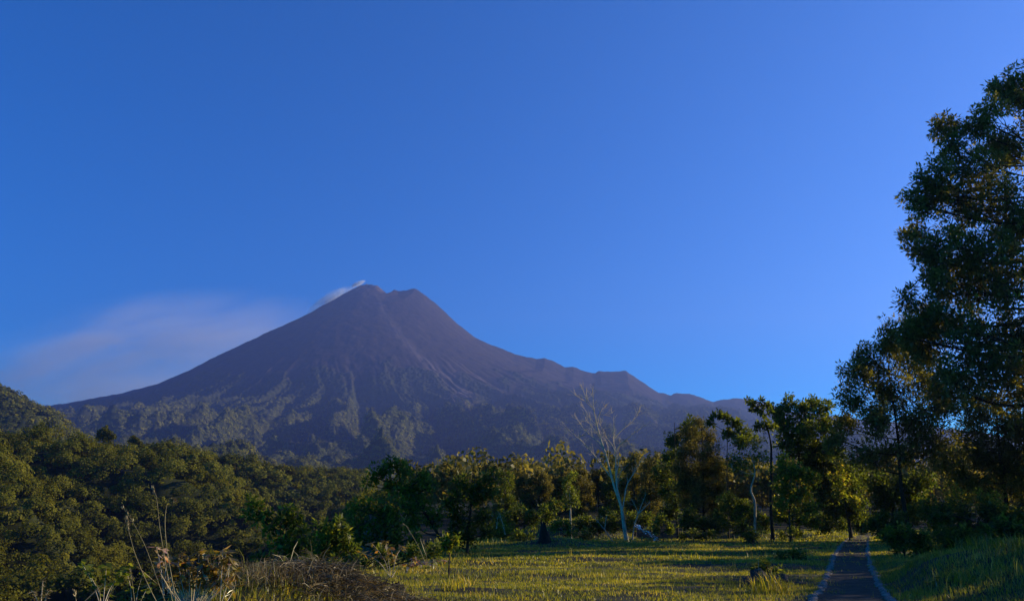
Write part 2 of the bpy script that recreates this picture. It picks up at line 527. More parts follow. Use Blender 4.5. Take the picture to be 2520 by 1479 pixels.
gully3 = np.exp(-((ph + 2.72 + .03 * fbm(rsum / 700., ph * 0, 25, 3)) / .05) ** 2) * ss((rsum - 700) / 500) * (1 - ss((rsum - 2500) / 500))
rockm = np.clip(rockm + .8 * gully + .7 * gully2 + .5 * gully3, 0, 1)
w1, wv = worley(X / 13., Y / 13., 3)
w2, _ = worley(X / 26., Y / 26., 4)
Z = Z + (1 - rockm) * (8 * w1 * (.5 + wv) + 9 * w2) + rockm * 6 * fbm(X / 90., Y / 90., 81, 3)
streak = ss((fbm(ph * 40, rsum / 1500., 91, 3) - .15) / .4)
scree = np.clip(.5 * gully * ss(fbm(ph * 60, rsum / 300., 96, 3) + .6) + .45 * gully2 * streak + .35 * gully3 * streak + .08 * rockm * streak, 0, .8)
summit = np.exp(-((rsum - 60) / 130.) ** 2) * ss(fbm(X / 40., Y / 40., 44, 2) + .3)
scree = np.clip(scree + .5 * summit, 0, .8)
tag(grid_obj("mountain", X, Y, Z, M_MOUNT, rockm, {'scree': scree.ravel()}), kind='structure')


def hz(x, y):
    return float(height(np.array([x], float), np.array([y], float))[0])


# ------------------------------------------------------------------ haze
def volume_mat(name, dens, color, aniso, build_density=None):
    m, nt, out = new_mat(name)
    v = nt.nodes.new("ShaderNodeVolumePrincipled")
    v.inputs["Color"].default_value = (*color, 1)
    v.inputs["Density"].default_value = dens
    v.inputs["Anisotropy"].default_value = aniso
    v.inputs["Density Attribute"].default_value = ""
    if build_density: nt.links.new(build_density(nt), v.inputs["Density"])
    nt.links.new(v.outputs[0], out.inputs["Volume"])
    return m


def box(name, lo, hi, mat):
    a = Acc()
    V = [(x, y, z) for x in (lo[0], hi[0]) for y in (lo[1], hi[1]) for z in (lo[2], hi[2])]
    a.add(V, [(0, 1, 3, 2), (4, 6, 7, 5), (0, 4, 5, 1), (2, 3, 7, 6), (0, 2, 6, 4), (1, 5, 7, 3)])
    return build(name, a, mat)


zmin = float(min(Z.min(), -60)) - 5
hb = box("haze", (-5200, -120, zmin), (5000, 7100, float(Z.max()) + 12), volume_mat("haze_air", 0.90e-4, (.25, .36, .93), .45))
tag(hb, kind='stuff')


def puff_density(scale, thr, gain, dens, seed):
    def f(nt):
        L = nt.links
        tc = nt.nodes.new("ShaderNodeTexCoord")
        ln = nt.nodes.new("ShaderNodeVectorMath"); ln.operation = 'LENGTH'
        L.new(tc.outputs["Object"], ln.inputs[0])
        n = nt.nodes.new("ShaderNodeTexNoise"); n.inputs["Scale"].default_value = scale; n.inputs["Detail"].default_value = 5
        n.inputs["Distortion"].default_value = .6
        mp = nt.nodes.new("ShaderNodeMapping"); mp.inputs["Location"].default_value = (seed, seed * 2, 0)
        L.new(tc.outputs["Object"], mp.inputs["Vector"]); L.new(mp.outputs["Vector"], n.inputs["Vector"])
        a = nt.nodes.new("ShaderNodeMath"); a.operation = 'SUBTRACT'; a.inputs[0].default_value = 1.0; a.use_clamp = True
        L.new(ln.outputs["Value"], a.inputs[1])
        b = nt.nodes.new("ShaderNodeMath"); b.operation = 'SUBTRACT'; b.inputs[1].default_value = thr; b.use_clamp = True
        L.new(n.outputs["Fac"], b.inputs[0])
        c = nt.nodes.new("ShaderNodeMath"); c.operation = 'MULTIPLY'
        L.new(a.outputs[0], c.inputs[0]); L.new(b.outputs[0], c.inputs[1])
        d = nt.nodes.new("ShaderNodeMath"); d.operation = 'MULTIPLY'; d.inputs[1].default_value = gain * dens
        L.new(c.outputs[0], d.inputs[0])
        return d.outputs[0]
    return f


def ellipsoid(name, loc, scl, rot, mat):
    a = Acc(); n, m_ = 16, 24
    th = np.linspace(0, np.pi, n)[:, None]; p = np.linspace(0, 2 * np.pi, m_, endpoint=False)[None]
    V = np.stack([np.sin(th) * np.cos(p), np.sin(th) * np.sin(p), np.cos(th) + 0 * p], -1)
    i = np.arange(n - 1)[:, None] * m_; j = np.arange(m_)[None]; k = (j + 1) % m_
    a.add(V.reshape(-1, 3), np.stack([i + m_ + j, i + m_ + k, i + k, i + j], -1).reshape(-1, 4))
    o = build(name, a, mat); o.location = loc; o.scale = scl; o.rotation_euler = rot
    return o


sm = ellipsoid("smoke_plume", P(815, 744, 6140.), (235, 90, 80), (0, math.radians(-31), 0), volume_mat("smoke", .01, (1.0, .97, .98), .3, puff_density(2.6, .38, 9, .022, 4)))
tag(sm, "larger white smoke puff hugging the volcano's left flank below the summit", "smoke")
sw = ellipsoid("smoke_plume", P(880, 699, 6070.), (74, 40, 17), (0, math.radians(-24), 0), volume_mat("smoke_wisp", .01, (1.0, .97, .98), .3, puff_density(3.5, .42, 9, .10, 2)))
tag(sw, "tiny bright smoke wisp right at the volcano's summit", "smoke")
cl = ellipsoid("cloud", P(190, 945, 9300.), (3300, 900, 950), (0, math.radians(-13), 0), volume_mat("thin_cloud", .01, (1.0, .88, .93), .2, puff_density(2.3, .40, 10, .0009, 9)))
tag(cl, "thin pinkish veil of cloud low in the sky left of the volcano", "cloud", kind='thing')

# ------------------------------------------------------------------ the forest on the ravine side (one mass)
def grad(zfun, p, e=3.0):
    return ((zfun(p[:, 0] + e, p[:, 1]) - zfun(p[:, 0] - e, p[:, 1])) / (2 * e), (zfun(p[:, 0], p[:, 1] + e) - zfun(p[:, 0], p[:, 1] - e)) / (2 * e))


def forest(name, pts, rad, per, leaf, rng, mat, zfun, label, squash=.8, lift=.55, clumps=7, stem=None, even=0.0):
    acc = Acc()
    n = len(pts)
    z = zfun(pts[:, 0], pts[:, 1])
    gx, gy = grad(zfun, pts)
    nv = unit(np.stack([-gx, -gy, np.ones(n)], -1)) * .9 + np.array([0, 0, .45])
    C = np.stack([pts[:, 0], pts[:, 1], z], -1) + nv * (rad * (squash + lift) * .72)[:, None]
    tone = rng.random(n)
    # each crown: a few lumps, leaf clumps on them
    K = clumps
    off = rng.normal(0, 1, (n, K, 3)); off = unit(off) * (rng.random((n, K, 1)) ** .5) * .62
    off[..., 2] = off[..., 2] * squash + .12
    lump = C[:, None] + off * rad[:, None, None]
    lr = rad[:, None] * rng.uniform(.38, .58, (n, K))
    idx = rng.integers(0, K, (n, per))
    ii = np.arange(n)[:, None]
    dirs = unit(rng.normal(0, 1, (n, per, 3)))
    dirs[..., 2] = np.abs(dirs[..., 2]) * .9 - .25
    pos = lump[ii, idx] + dirs * lr[ii, idx][..., None] * rng.uniform(.75, 1.05, (n, per, 1))
    nrm = unit(dirs * (1 - even) + unit(np.stack([-gx, -gy, np.ones(n)], -1))[:, None] * even * 1.6 + rng.normal(0, .24, dirs.shape))
    d = np.cross(nrm, rng.normal(0, 1, dirs.shape))
    lv = leaf[:, None] * rng.uniform(.6, 1.4, (n, per))
    att = np.clip(tone[:, None] * .6 + rng.normal(.2, .15, (n, per)), 0, 1)
    leaves(acc, pos.reshape(-1, 3), d.reshape(-1, 3), nrm.reshape(-1, 3), lv.ravel(), lv.ravel() * .8, att.ravel(), curl=.08)
    o = build(name, acc, mat)
    if stem:
        w = Acc()
        for i in range(n):
            tube(w, smoothpath([[pts[i, 0], pts[i, 1], z[i] - .2], (C[i] + [pts[i, 0], pts[i, 1], z[i]]) / 2 + rng.normal(0, .25, 3), C[i]], 5), np.linspace(stem, stem * .4, 11), 7)
        build("trunks", w, M_BARK, o, smooth=True)
    return tag(o, label, "forest", kind='stuff')


rng = np.random.default_rng(7)
def scatter(x0, x1, y0, y1, step, test):
    """points even over the slope's own surface, not over its plan"""
    gx, gy = np.meshgrid(np.arange(x0, x1, step / 3), np.arange(y0, y1, step / 3))
    p = np.stack([gx.ravel(), gy.ravel()], -1) + rng.uniform(-.5, .5, (gx.size, 2)) * step / 3
    p = p[test(p[:, 0], p[:, 1])]
    a, b = grad(full_h, p)
    w = np.sqrt(1 + a * a + b * b) / 9
    return p[rng.random(len(p)) < w * 2.3]


def in_view(x, y, lo=-.70, hi=.70): return (x > y * lo) & (x < y * hi)
def wall_zone(x, y):
    return in_view(x, y, -.74, -.06) & (x < edge_x(y) - 26) & (x > crest_x(y) - 70)
fa = scatter(-330, -20, 60, 420, 5.8, lambda x, y: wall_zone(x, y) & (x * x + y * y < 400 ** 2))
ra = 2.2 + 3.4 * rng.random(len(fa)) ** 1.6 * (1 + .5 * (rng.random(len(fa)) > .93))
forest("forest", fa, ra, 340, ra * 0 + .60, rng, M_LEAF_FOREST, full_h, "dense green forest covering the steep near side of the ravine wall", even=.38)
fb = scatter(-420, 40, 300, 1050, 8.2, lambda x, y: in_view(x, y, -.74, .0) & (x < edge_x(y) - 25) & (x > crest_x(y) - 130) & (x * x + y * y >= 400 ** 2))
rb2 = rng.uniform(3.6, 6.4, len(fb))
forest("forest", fb, rb2, 200, rb2 * 0 + 1.15, rng, M_LEAF_FOREST, full_h, "distant forest canopy sloping away along the ravine along the ravine rim to the centre", even=.45)
fc = scatter(-40, 260, 104, 330, 7.5, lambda x, y: in_view(x, y, -.12, .74) & (x > edge_x(y) + 4))
rc_ = rng.uniform(3.0, 4.6, len(fc))
forest("forest", fc, rc_, 240, rc_ * 0 + .62, rng, M_LEAF_OLIVE, full_h, "dark wood closing the view behind the trees around the meadow", lift=.9)

fg = scatter(-60, 60, 104, 520, 6.0, lambda x, y: (y > 140) & (x > edge_x(y) - 28) & (x < edge_x(y) + 3))
rg_ = rng.uniform(1.8, 3.0, len(fg))
forest("forest", fg, rg_, 260, rg_ * 0 + .5, rng, M_LEAF_FOREST, full_h, "scrubby wood along the near lip of the ravine behind the leaning tree")
fd = scatter(-1300, 760, 960, 1950, 12.5, lambda x, y: in_view(x, y, -.66, .34))
rd = rng.uniform(5, 9, len(fd))
forest("forest", fd, rd, 42, rd * 0 + 3.0, rng, M_LEAF_FOREST, full_h, "hazy forest covering the foothills below the volcano and the dark hill at far left", clumps=5, even=.65)
fi = scatter(-2750, 2600, 1900, 4250, 27, lambda x, y: in_view(x, y, -.66, .62))
fi = fi[full_h(fi[:, 0], fi[:, 1]) < 730 + 160 * fbm(fi[:, 0] / 420., fi[:, 1] / 420., 71, 4)]
ri = rng.uniform(7, 13, len(fi))
forest("forest", fi, ri, 26, ri * 0 + 4.6, rng, M_LEAF_FAR, full_h, "dim blue green forest on the volcano's lower slopes", clumps=4, lift=.2, even=.8)
# wood added outside the right edge, placed so its shade falls across the path and in bands over the meadow
fe = np.array([(36, 25), (35, 30.5), (37, 36), (32.5, 27.9), (44, 26.5), (51, 31), (53, 37), (36, 42.5), (40, 50), (42, 57), (46, 44)], float)
re_ = np.array([5.0, 5.0, 4.7, 3.9, 5.6, 7.0, 6.0, 4.3, 4.8, 5.2, 5.0])
forest("forest", fe, re_, 2600, re_ * 0 + .34, rng, M_LEAF_OLIVE, full_h, "added off-frame wood beyond the right hand bank, placed to shade the path", clumps=12, stem=.2)
fh = np.array([(38, 40.3), (42, 41.0), (33, 39.0), (38, 31.6), (42, 33), (38, 54), (43, 59.5), (46, 65), (39, 48.5), (50, 58), (52, 72)], float)  # added off-frame crowns, positioned by where their shade bands land
rh = np.array([2.7, 2.8, 2.2, 2.1, 2.2, 3.5, 3.5, 3.7, 2.6, 4.2, 4.4])
forest("forest", fh, rh, 1500, rh * 0 + .30, rng, M_LEAF_OLIVE, full_h, "added off-frame slim crowned wood beyond the bank, placed to cast bands of shade over the meadow", clumps=9, stem=.16, lift=2.9)


# ------------------------------------------------------------------ trees
SEED = [100]
DENS = 2.6
def tree(name, label, u, Y, blobs, trunk=None, r0=.16, leafmat=M_LEAF_DARK, bark=M_BARK, rc=.35, dens=3.2, nl=14, L=.16, W=.06,
         cat="tree", group=None, flat=1.0, droop=0.0, spread=.6, base_v=None, limbs=True, x=None, twig=.012, depth=1.0, upto=.75, bias=0.0):
    """blobs: (u, v, radius px, depth offset m). Crown and trunk are meshes under one Empty at the foot of the trunk."""
    SEED[0] += 1
    rg = np.random.default_rng(SEED[0])
    bx = P(u, 1270, Y)[0] if x is None else x
    base = np.array([bx, Y, hz(bx, Y) - .05])
    if base_v is not None: base[2] = P(u, base_v, Y)[2]
    root = empty(name, base)
    tag(root, label, cat, group)
    m = M(Y)
    B = [(P(a, b, Y + dz), r * m) for a, b, r, dz in blobs]
    cen = np.mean([b[0] for b in B], axis=0)
    top = max(b[0][2] + b[1] * .3 for b in B)
    if trunk is None:
        tp = [base, base + np.array([(cen[0] - bx) * .15, 0, (top - base[2]) * .33]),
              base + np.array([(cen[0] - bx) * .6, .2, (top - base[2]) * .66]), np.array([cen[0], Y, top])]
    else:
        tp = [base] + [P(a, b, Y) for a, b in trunk]
    tp = smoothpath(tp, 7)
    tr = np.linspace(1, 0.12, len(tp)) ** .8 * r0 * .8
    tr[0] *= 1.5; tr[1] *= 1.15
    wood = Acc(); tube(wood, tp, tr, 8)
    crown = Acc()
    for (c, r) in B:
        n = max(3, int(DENS * dens * (r / rc) ** 2.15))
        k = max(4, int(n / 6.5))
        # limb from the trunk
        dd = np.linalg.norm(tp - c, axis=1) + 2.2 * np.clip(tp[:, 2] - (c[2] - r * .5), 0, None)
        i = min(int(np.argmin(dd)), len(tp) - 2)
        s = tp[i]
        sub = c + unit(rg.normal(0, 1, (k, 3))) * (rg.random((k, 1)) ** .5) * r * .72 * np.array([1, depth, flat])
        if limbs and np.linalg.norm(s - c) > r * .3:
            mid = (s + c) / 2 + np.array([rg.normal(0, .06), rg.normal(0, .06), -.08]) * np.linalg.norm(c - s)
            lp = smoothpath([s, mid, c], 5)
            tube(wood, lp, np.linspace(max(tr[i] * .55, .02), .02, len(lp)), 5)
            twigs(wood, lp[rg.integers(len(lp) // 2, len(lp), k)], sub, min(.035, max(tr[i] * .3, .012)), twig, rg, .08)
        else:
            twigs(wood, np.repeat(s[None], k, 0), sub, .03, twig, rg, .08)
        dirs = unit(rg.normal(0, 1, (n, 3)))
        cl_ = sub[rg.integers(0, k, n)] + dirs * (rg.random((n, 1)) ** .45) * (r * .44 + rc * .3) * np.array([1, 1, flat])
        near = np.argmin(((cl_[:, None] - sub[None]) ** 2).sum(-1), 1)
        twigs(wood, sub[near], cl_, twig, twig * .45, rg, .08)
        nn = n * nl
        C = np.repeat(cl_, nl, 0)
        D = unit(rg.normal(0, 1, (nn, 3)) + np.array([0, 0, bias]))
        sh = rg.random((nn, 1)) ** .5
        C = C + D * rc * spread * sh
        D2 = unit(D + rg.normal(0, .3, (nn, 3)) - np.array([0, 0, droop]))
        N = unit(rg.normal(0, .55, (nn, 3)) + np.array([0, 0, 1.0]))
        tone = np.repeat(np.clip(rg.normal(.42, .2, n), 0, 1), nl)
        leaves(crown, C, D2, N, L * 1.1 * rg.uniform(.7, 1.3, nn), 1.35 * W * rg.uniform(.7, 1.3, nn), np.clip(tone + rg.normal(0, .16, nn), 0, 1), curl=.05)
    build("trunk", wood, bark, root, base, smooth=True)
    build("crown", crown, leafmat, root, base)
    return root


# --- the tall tree leaving the frame on the right, and its neighbour
tree("tall_tree", "towering dark feathery tree filling the right edge of the picture", 2660, 46,
     [(2500, 240, 82, 0), (2420, 300, 62, -1), (2340, 300, 52, 0), (2480, 370, 85, 1.5), (2385, 390, 70, 0), (2300, 430, 55, -1), (2255, 500, 52, 0), (2440, 480, 85, 0),
      (2350, 520, 78, 1), (2250, 575, 46, 1), (2320, 590, 50, -1), (2500, 560, 95, 1), (2410, 620, 80, -1), (2300, 680, 62, 0), (2360, 720, 75, 1), (2480, 700, 95, 0),
      (2290, 770, 60, 0), (2390, 810, 80, -1), (2500, 830, 100, 1), (2290, 860, 70, 1), (2420, 900, 85, 0), (2330, 940, 70, -1), (2510, 960, 95, 0),
      (2250, 745, 38, 0), (2245, 800, 44, 0), (2215, 828, 36, 0), (2275, 835, 48, 1), (2300, 640, 52, 0), (2360, 650, 60, 1), (2260, 610, 38, 0), (2300, 480, 45, 0), (2250, 450, 34, 0), (2330, 350, 40, 0), (2455, 225, 40, 0), (2620, 300, 110, 1), (2640, 520, 120, 0), (2640, 760, 120, 1), (2750, 420, 120, 0), (2780, 650, 130, 0), (2600, 160, 80, 0), (2700, 240, 90, 1)],
     trunk=[(2650, 1120), (2610, 900), (2580, 700), (2570, 480), (2590, 220)], r0=.42, leafmat=M_LEAF_ACACIA, bark=M_BARK_DARK, rc=.44, dens=1.95, nl=24, L=.26, W=.075, depth=1.3, twig=.016, spread=.7)
tree("acacia_tree", "dark spreading feathery tree beside the tall tree, its crown stepping down leftwards", 2235, 56,
     [(2195, 815, 36, 0), (2245, 790, 46, 1), (2290, 800, 52, 1), (2130, 868, 34, 0), (2095, 915, 32, 0), (2180, 860, 45, 0), (2150, 900, 50, 0), (2230, 850, 60, 1), (2120, 930, 42, -1), (2100, 985, 50, 0), (2190, 960, 65, 0), (2270, 930, 70, 1), (2085, 1045, 45, 1),
      (2160, 1050, 62, -1), (2250, 1030, 70, 0), (2330, 1000, 65, 1), (2060, 1090, 40, 0), (2130, 1130, 50, 0), (2220, 1120, 60, 0), (2310, 1100, 65, 0)],
     trunk=[(2218, 1200), (2210, 1080), (2185, 900)], r0=.2, leafmat=M_LEAF_ACACIA, bark=M_BARK_DARK, rc=.44, dens=2.1, nl=20, L=.25, W=.075, twig=.014, spread=.7)
tree("acacia_tree", "dark feathery tree under the tall tree at the right edge", 2480, 60,
     [(2400, 1010, 70, 0), (2480, 1050, 80, 0), (2390, 1100, 70, 1), (2470, 1150, 80, 0), (2340, 1150, 55, -1), (2550, 1100, 90, 0), (2410, 1200, 60, 0), (2540, 1220, 80, 0), (2620, 1000, 90, 2)],
     r0=.22, leafmat=M_LEAF_ACACIA, bark=M_BARK_DARK, rc=.44, dens=2.1, nl=20, L=.25, W=.075, twig=.014)

# --- right of centre
tree("conifer_tree", "tall pyramid shaped casuarina with a thin straight trunk right of the bare tree", 1731, 66,
     [(1722, 1050, 26, 0), (1700, 1075, 34, 0), (1745, 1080, 34, 1), (1690, 1110, 38, 0), (1740, 1120, 42, -1), (1680, 1155, 42, 0), (1730, 1160, 46, 1), (1765, 1150, 34, 0),
      (1675, 1200, 40, 0), (1725, 1205, 44, -1), (1775, 1200, 36, 0), (1700, 1245, 36, 0), (1750, 1240, 38, 1)],
     trunk=[(1731, 1250), (1730, 1160), (1726, 1030)], r0=.13, leafmat=M_LEAF_OLIVE, bark=M_BARK_DARK, rc=.36, dens=2.2, nl=26, L=.22, W=.035, droop=.2)
tree("broadleaf_tree", "dark round headed tree just left of the casuarina", 1665, 74,
     [(1700, 1055, 34, 2), (1665, 1085, 32, 2), (1650, 1130, 30, 1), (1640, 1170, 34, 0), (1660, 1215, 34, 0), (1650, 1260, 30, 0)],
     r0=.14, leafmat=M_LEAF_DARK, rc=.4, dens=2.8, nl=16, L=.24, W=.1)
tree("rosette_tree", "slender tree with large whorled leaves topping out against the mountain", 1790, 62,
     [(1765, 1020, 17, 0), (1785, 1030, 18, 0), (1808, 1045, 20, 0), (1750, 1040, 15, 0), (1830, 1062, 18, 0), (1790, 1065, 22, 1), (1820, 1090, 24, 0)],
     r0=.08, leafmat=M_LEAF_DARK, rc=.30, dens=1.6, nl=9, L=.34, W=.11, spread=.15, bark=M_BARK, flat=.8)
tree("rosette_tree", "thin leaning tree with sparse whorled leaf tips rising above the ridge line", 1897, 60,
     [(1850, 992, 15, 0), (1870, 990, 12, 0), (1863, 1010, 14, 0), (1890, 998, 13, 0), (1880, 1020, 14, 0), (1895, 1050, 18, 0), (1870, 1048, 16, 0)],
     trunk=[(1897, 1250), (1898, 1140), (1896, 1085), (1880, 1030), (1862, 1000)], r0=.15, leafmat=M_LEAF_DARK, bark=M_BARK_DARK, rc=.28, dens=1.4, nl=9, L=.32, W=.11, spread=.12, flat=.8)
tree("pale_trunk_tree", "small tree with a pale crooked forking trunk left of the black trunk", 1852, 61,
     [(1830, 1090, 34, 0), (1860, 1080, 30, 1), (1815, 1125, 30, 0), (1870, 1120, 34, 0), (1840, 1150, 30, 1), (1800, 1150, 24, 0)],
     trunk=[(1858, 1240), (1848, 1205), (1858, 1160), (1845, 1110)], r0=.13, leafmat=M_LEAF_GREEN, bark=M_BARK_PALE, rc=.36, dens=1.3, nl=12, L=.2, W=.08, twig=.02)
tree("broadleaf_tree", "fresh green leafy tree with a lumpy top beside the dark acacia", 1960, 66,
     [(1915, 1005, 24, 0), (1940, 990, 24, 0), (1970, 1005, 26, 0), (2000, 995, 26, 1), (2030, 1010, 28, 0), (1930, 1040, 36, 0), (1980, 1050, 40, -1), (2035, 1050, 36, 0),
      (1940, 1095, 40, 0), (1995, 1105, 42, 1), (2040, 1095, 34, 0)],
     r0=.2, leafmat=M_LEAF_GREEN, rc=.42, dens=2.7, nl=15, L=.26, W=.11)
tree("broadleaf_tree", "yellow green tree lit through its leaves behind the black trunk", 1940, 58,
     [(1925, 1150, 28, 0), (1955, 1165, 30, 0), (1930, 1200, 30, 0), (1965, 1215, 32, 0), (1930, 1245, 28, 0), (1990, 1180, 28, 0), (1990, 1250, 30, 0)],
     r0=.09, leafmat=M_LEAF_YELLOW, rc=.34, dens=2.3, nl=13, L=.22, W=.1)
tree("broadleaf_tree", "dark leaning tree overhanging the far end of the path", 2090, 68,
     [(2010, 1130, 44, 0), (2060, 1140, 46, 0), (2020, 1190, 44, 0), (2080, 1200, 48, 1), (2040, 1245, 42, 0), (2100, 1250, 40, 0), (2120, 1170, 44, 2)],
     r0=.16, leafmat=M_LEAF_DARK, rc=.42, dens=2.8, nl=16, L=.24, W=.1)
tree("broadleaf_tree", "small tree with orange tinged leaves glowing above the path end", 2085, 62,
     [(2065, 1165, 22, 0), (2080, 1195, 24, 0), (2060, 1215, 20, 0), (2100, 1230, 22, 0)],
     r0=.06, leafmat=M_LEAF_YELLOW, rc=.32, dens=1.7, nl=12, L=.2, W=.1)
tree("broadleaf_tree", "dense dark tree right of the path end under the acacia", 2190, 64,
     [(2160, 1190, 44, 0), (2220, 1200, 46, 0), (2180, 1240, 42, 0), (2260, 1190, 46, 1), (2250, 1250, 42, 0)],
     r0=.15, leafmat=M_LEAF_DARK, rc=.42, dens=2.4, nl=15, L=.24, W=.1)

def bush(label, u, Y, blobs, mat=M_LEAF_DARK, **k):
    a = dict(r0=.04, leafmat=mat, rc=.26, dens=2.6, nl=14, L=.15, W=.07, cat="bush", limbs=False, twig=.008)
    a.update(k)
    return tree("bush", label, u, Y, blobs, **a)

bush("leafy dark bush on the right verge of the path near its far end", 2185, 50, [(2170, 1275, 28, 0), (2210, 1285, 30, 0), (2150, 1300, 22, 0), (2230, 1310, 26, 0), (2190, 1315, 24, 0)])
bush("round feathery bush right of the path in front of the verge thicket", 2215, 36, [(2205, 1305, 26, 0), (2235, 1320, 26, 0), (2185, 1325, 24, 0), (2215, 1345, 26, 0)], M_LEAF_GREEN)
bush("low dark thicket under the trees at the right edge", 2400, 48, [(2300, 1260, 40, 0), (2360, 1280, 42, 0), (2430, 1270, 44, 0), (2490, 1280, 46, 0), (2550, 1270, 46, 0), (2320, 1310, 34, 0), (2400, 1315, 36, 0)], rc=.34, L=.2, W=.09)
bush("yellowish bush glimpsed between the trunks at the right edge", 2370, 54, [(2330, 1215, 30, 0), (2380, 1230, 34, 0), (2440, 1225, 30, 0)], M_LEAF_YELLOW, rc=.34, dens=1.6)
bush("bush with bright yellow green leaves at the foot of the black trunk", 1925, 62, [(1915, 1270, 22, 0), (1945, 1265, 24, 0), (1975, 1275, 22, 0), (2000, 1285, 20, 0)], M_LEAF_YELLOW)
bush("mid green bush between the pale trunk and the casuarina", 1800, 60, [(1790, 1235, 28, 0), (1815, 1265, 28, 0), (1780, 1280, 26, 0), (1830, 1240, 22, 0)], M_LEAF_GREEN)
bush("dark low bush under the casuarina", 1715, 60, [(1690, 1285, 24, 0), (1725, 1290, 26, 0), (1755, 1290, 22, 0), (1700, 1265, 20, 0)])
bush("bushy green shrub right of the pale glossy branch", 1630, 57, [(1625, 1285, 18, 0), (1645, 1300, 17, 0), (1615, 1305, 14, 0)], M_LEAF_GREEN)
bush("small dark leafy mound by the black trunk's left side", 1848, 50, [(1848, 1308, 12, 0), (1856, 1318, 13, 0), (1840, 1320, 12, 0)])

bush("dark shrub on the right verge beside the path, second from the camera", 2262, 33, [(2250, 1322, 24, 0), (2280, 1330, 26, 0), (2262, 1348, 24, 0), (2300, 1350, 20, 0)])
bush("low dark shrub at the top of the right hand bank, leftmost of the bank shrubs", 2350, 31, [(2330, 1320, 26, 0), (2360, 1312, 28, 0), (2390, 1322, 28, 0), (2345, 1345, 24, 0)])
bush("dark shrub on the right hand bank near the right edge", 2450, 30, [(2430, 1305, 30, 0), (2465, 1300, 32, 0), (2500, 1308, 32, 0), (2540, 1300, 34, 0), (2450, 1335, 28, 0)])
bush("dark bush left of where the path disappears", 2040, 74, [(2010, 1285, 22, 0), (2040, 1275, 24, 0), (2065, 1288, 22, 0), (2030, 1300, 18, 0)], rc=.34, L=.2, W=.09)
bush("dark bush closing the far end of the path", 2115, 82, [(2090, 1285, 24, 0), (2120, 1275, 26, 0), (2150, 1285, 26, 0), (2125, 1298, 20, 0)], rc=.36, L=.22, W=.1)
bush("dense green undergrowth between the casuarina and the black trunk", 1830, 68, [(1760, 1270, 26, 0), (1800, 1260, 28, 2), (1850, 1265, 28, 0), (1880, 1275, 26, 1), (1820, 1295, 22, 0)], M_LEAF_DARK, rc=.36, L=.22, W=.1)

bush("low scrubby bush on the back edge of the meadow left of the charred stump", 1285, 52, [(1262, 1322, 13, 0), (1285, 1316, 15, 0), (1305, 1324, 12, 0)], M_LEAF_GREEN)
bush("small dark weedy bush right behind the grassy mound of the stump", 1432, 55, [(1420, 1316, 11, 0), (1438, 1310, 13, 0), (1452, 1318, 10, 0)])
bush("low bush at the back edge of the meadow under the casuarina", 1702, 57, [(1680, 1318, 12, 0), (1705, 1312, 14, 0), (1728, 1318, 12, 0), (1752, 1316, 12, 0)])
bush("low green bush in the grass right of the black trunk", 1945, 58, [(1925, 1312, 11, 0), (1948, 1306, 13, 0), (1968, 1314, 11, 0)], M_LEAF_GREEN)
bush("small dark shrub in the shaded grass left of the path", 1945, 33, [(1925, 1372, 14, 0), (1950, 1364, 16, 0), (1972, 1374, 13, 0)], rc=.2, L=.12, W=.05)
bush("knee high shrub in the grass just behind the rock pile", 1880, 25, [(1862, 1396, 13, 0), (1888, 1390, 15, 0), (1908, 1400, 12, 0)], M_LEAF_GREEN, rc=.16, L=.10, W=.045)
bush("dark understorey bush between the acacia trunks right of the path", 2290, 58, [(2250, 1275, 26, 0), (2290, 1265, 30, 0), (2330, 1255, 30, 2), (2310, 1290, 24, 0)], rc=.34, L=.2, W=.09)

# --- the line of trees behind the meadow
LINE = [
    (1110, 108, 1125, 1205, 26, 'hazy narrow topped tree standing highest at the left end of the tree line', M_LEAF_OLIVE),
    (1140, 100, 1148, 1230, 34, 'olive tree directly right of the narrow topped tree', M_LEAF_OLIVE),
    (1190, 92, 1165, 1250, 34, 'olive tree in the tree line just behind the dark leaning tree', M_LEAF_OLIVE),
    (1243, 84, 1142, 1260, 26, 'dark tree with a flat tufted top in the tree line', M_LEAF_DARK),
    (1290, 104, 1150, 1260, 30, 'pale olive tree left of the tallest block of the tree line', M_LEAF_OLIVE),
    (1325, 98, 1135, 1265, 36, 'broad olive tree forming the tallest block of the tree line', M_LEAF_OLIVE),
    (1370, 104, 1138, 1265, 32, 'olive tree right of the broadest one in the tree line', M_LEAF_OLIVE),
    (1404, 80, 1150, 1235, 22, 'slim green tree with a bare lower trunk before the tree line', M_LEAF_GREEN),
    (1435, 100, 1140, 1260, 28, 'rounded olive tree behind the slim green tree', M_LEAF_OLIVE),
    (1475, 106, 1135, 1260, 30, 'olive tree seen behind the left boughs of the bare tree', M_LEAF_OLIVE),
    (1520, 98, 1130, 1265, 34, 'dark tree directly behind the trunk of the bare tree', M_LEAF_DARK),
    (1562, 90, 1095, 1265, 36, 'bushy dark tree right behind the bare tree, taller than the line', M_LEAF_OLIVE),
    (1600, 86, 1105, 1270, 34, 'bushy olive tree between the bare tree and the round headed tree', M_LEAF_OLIVE),
]
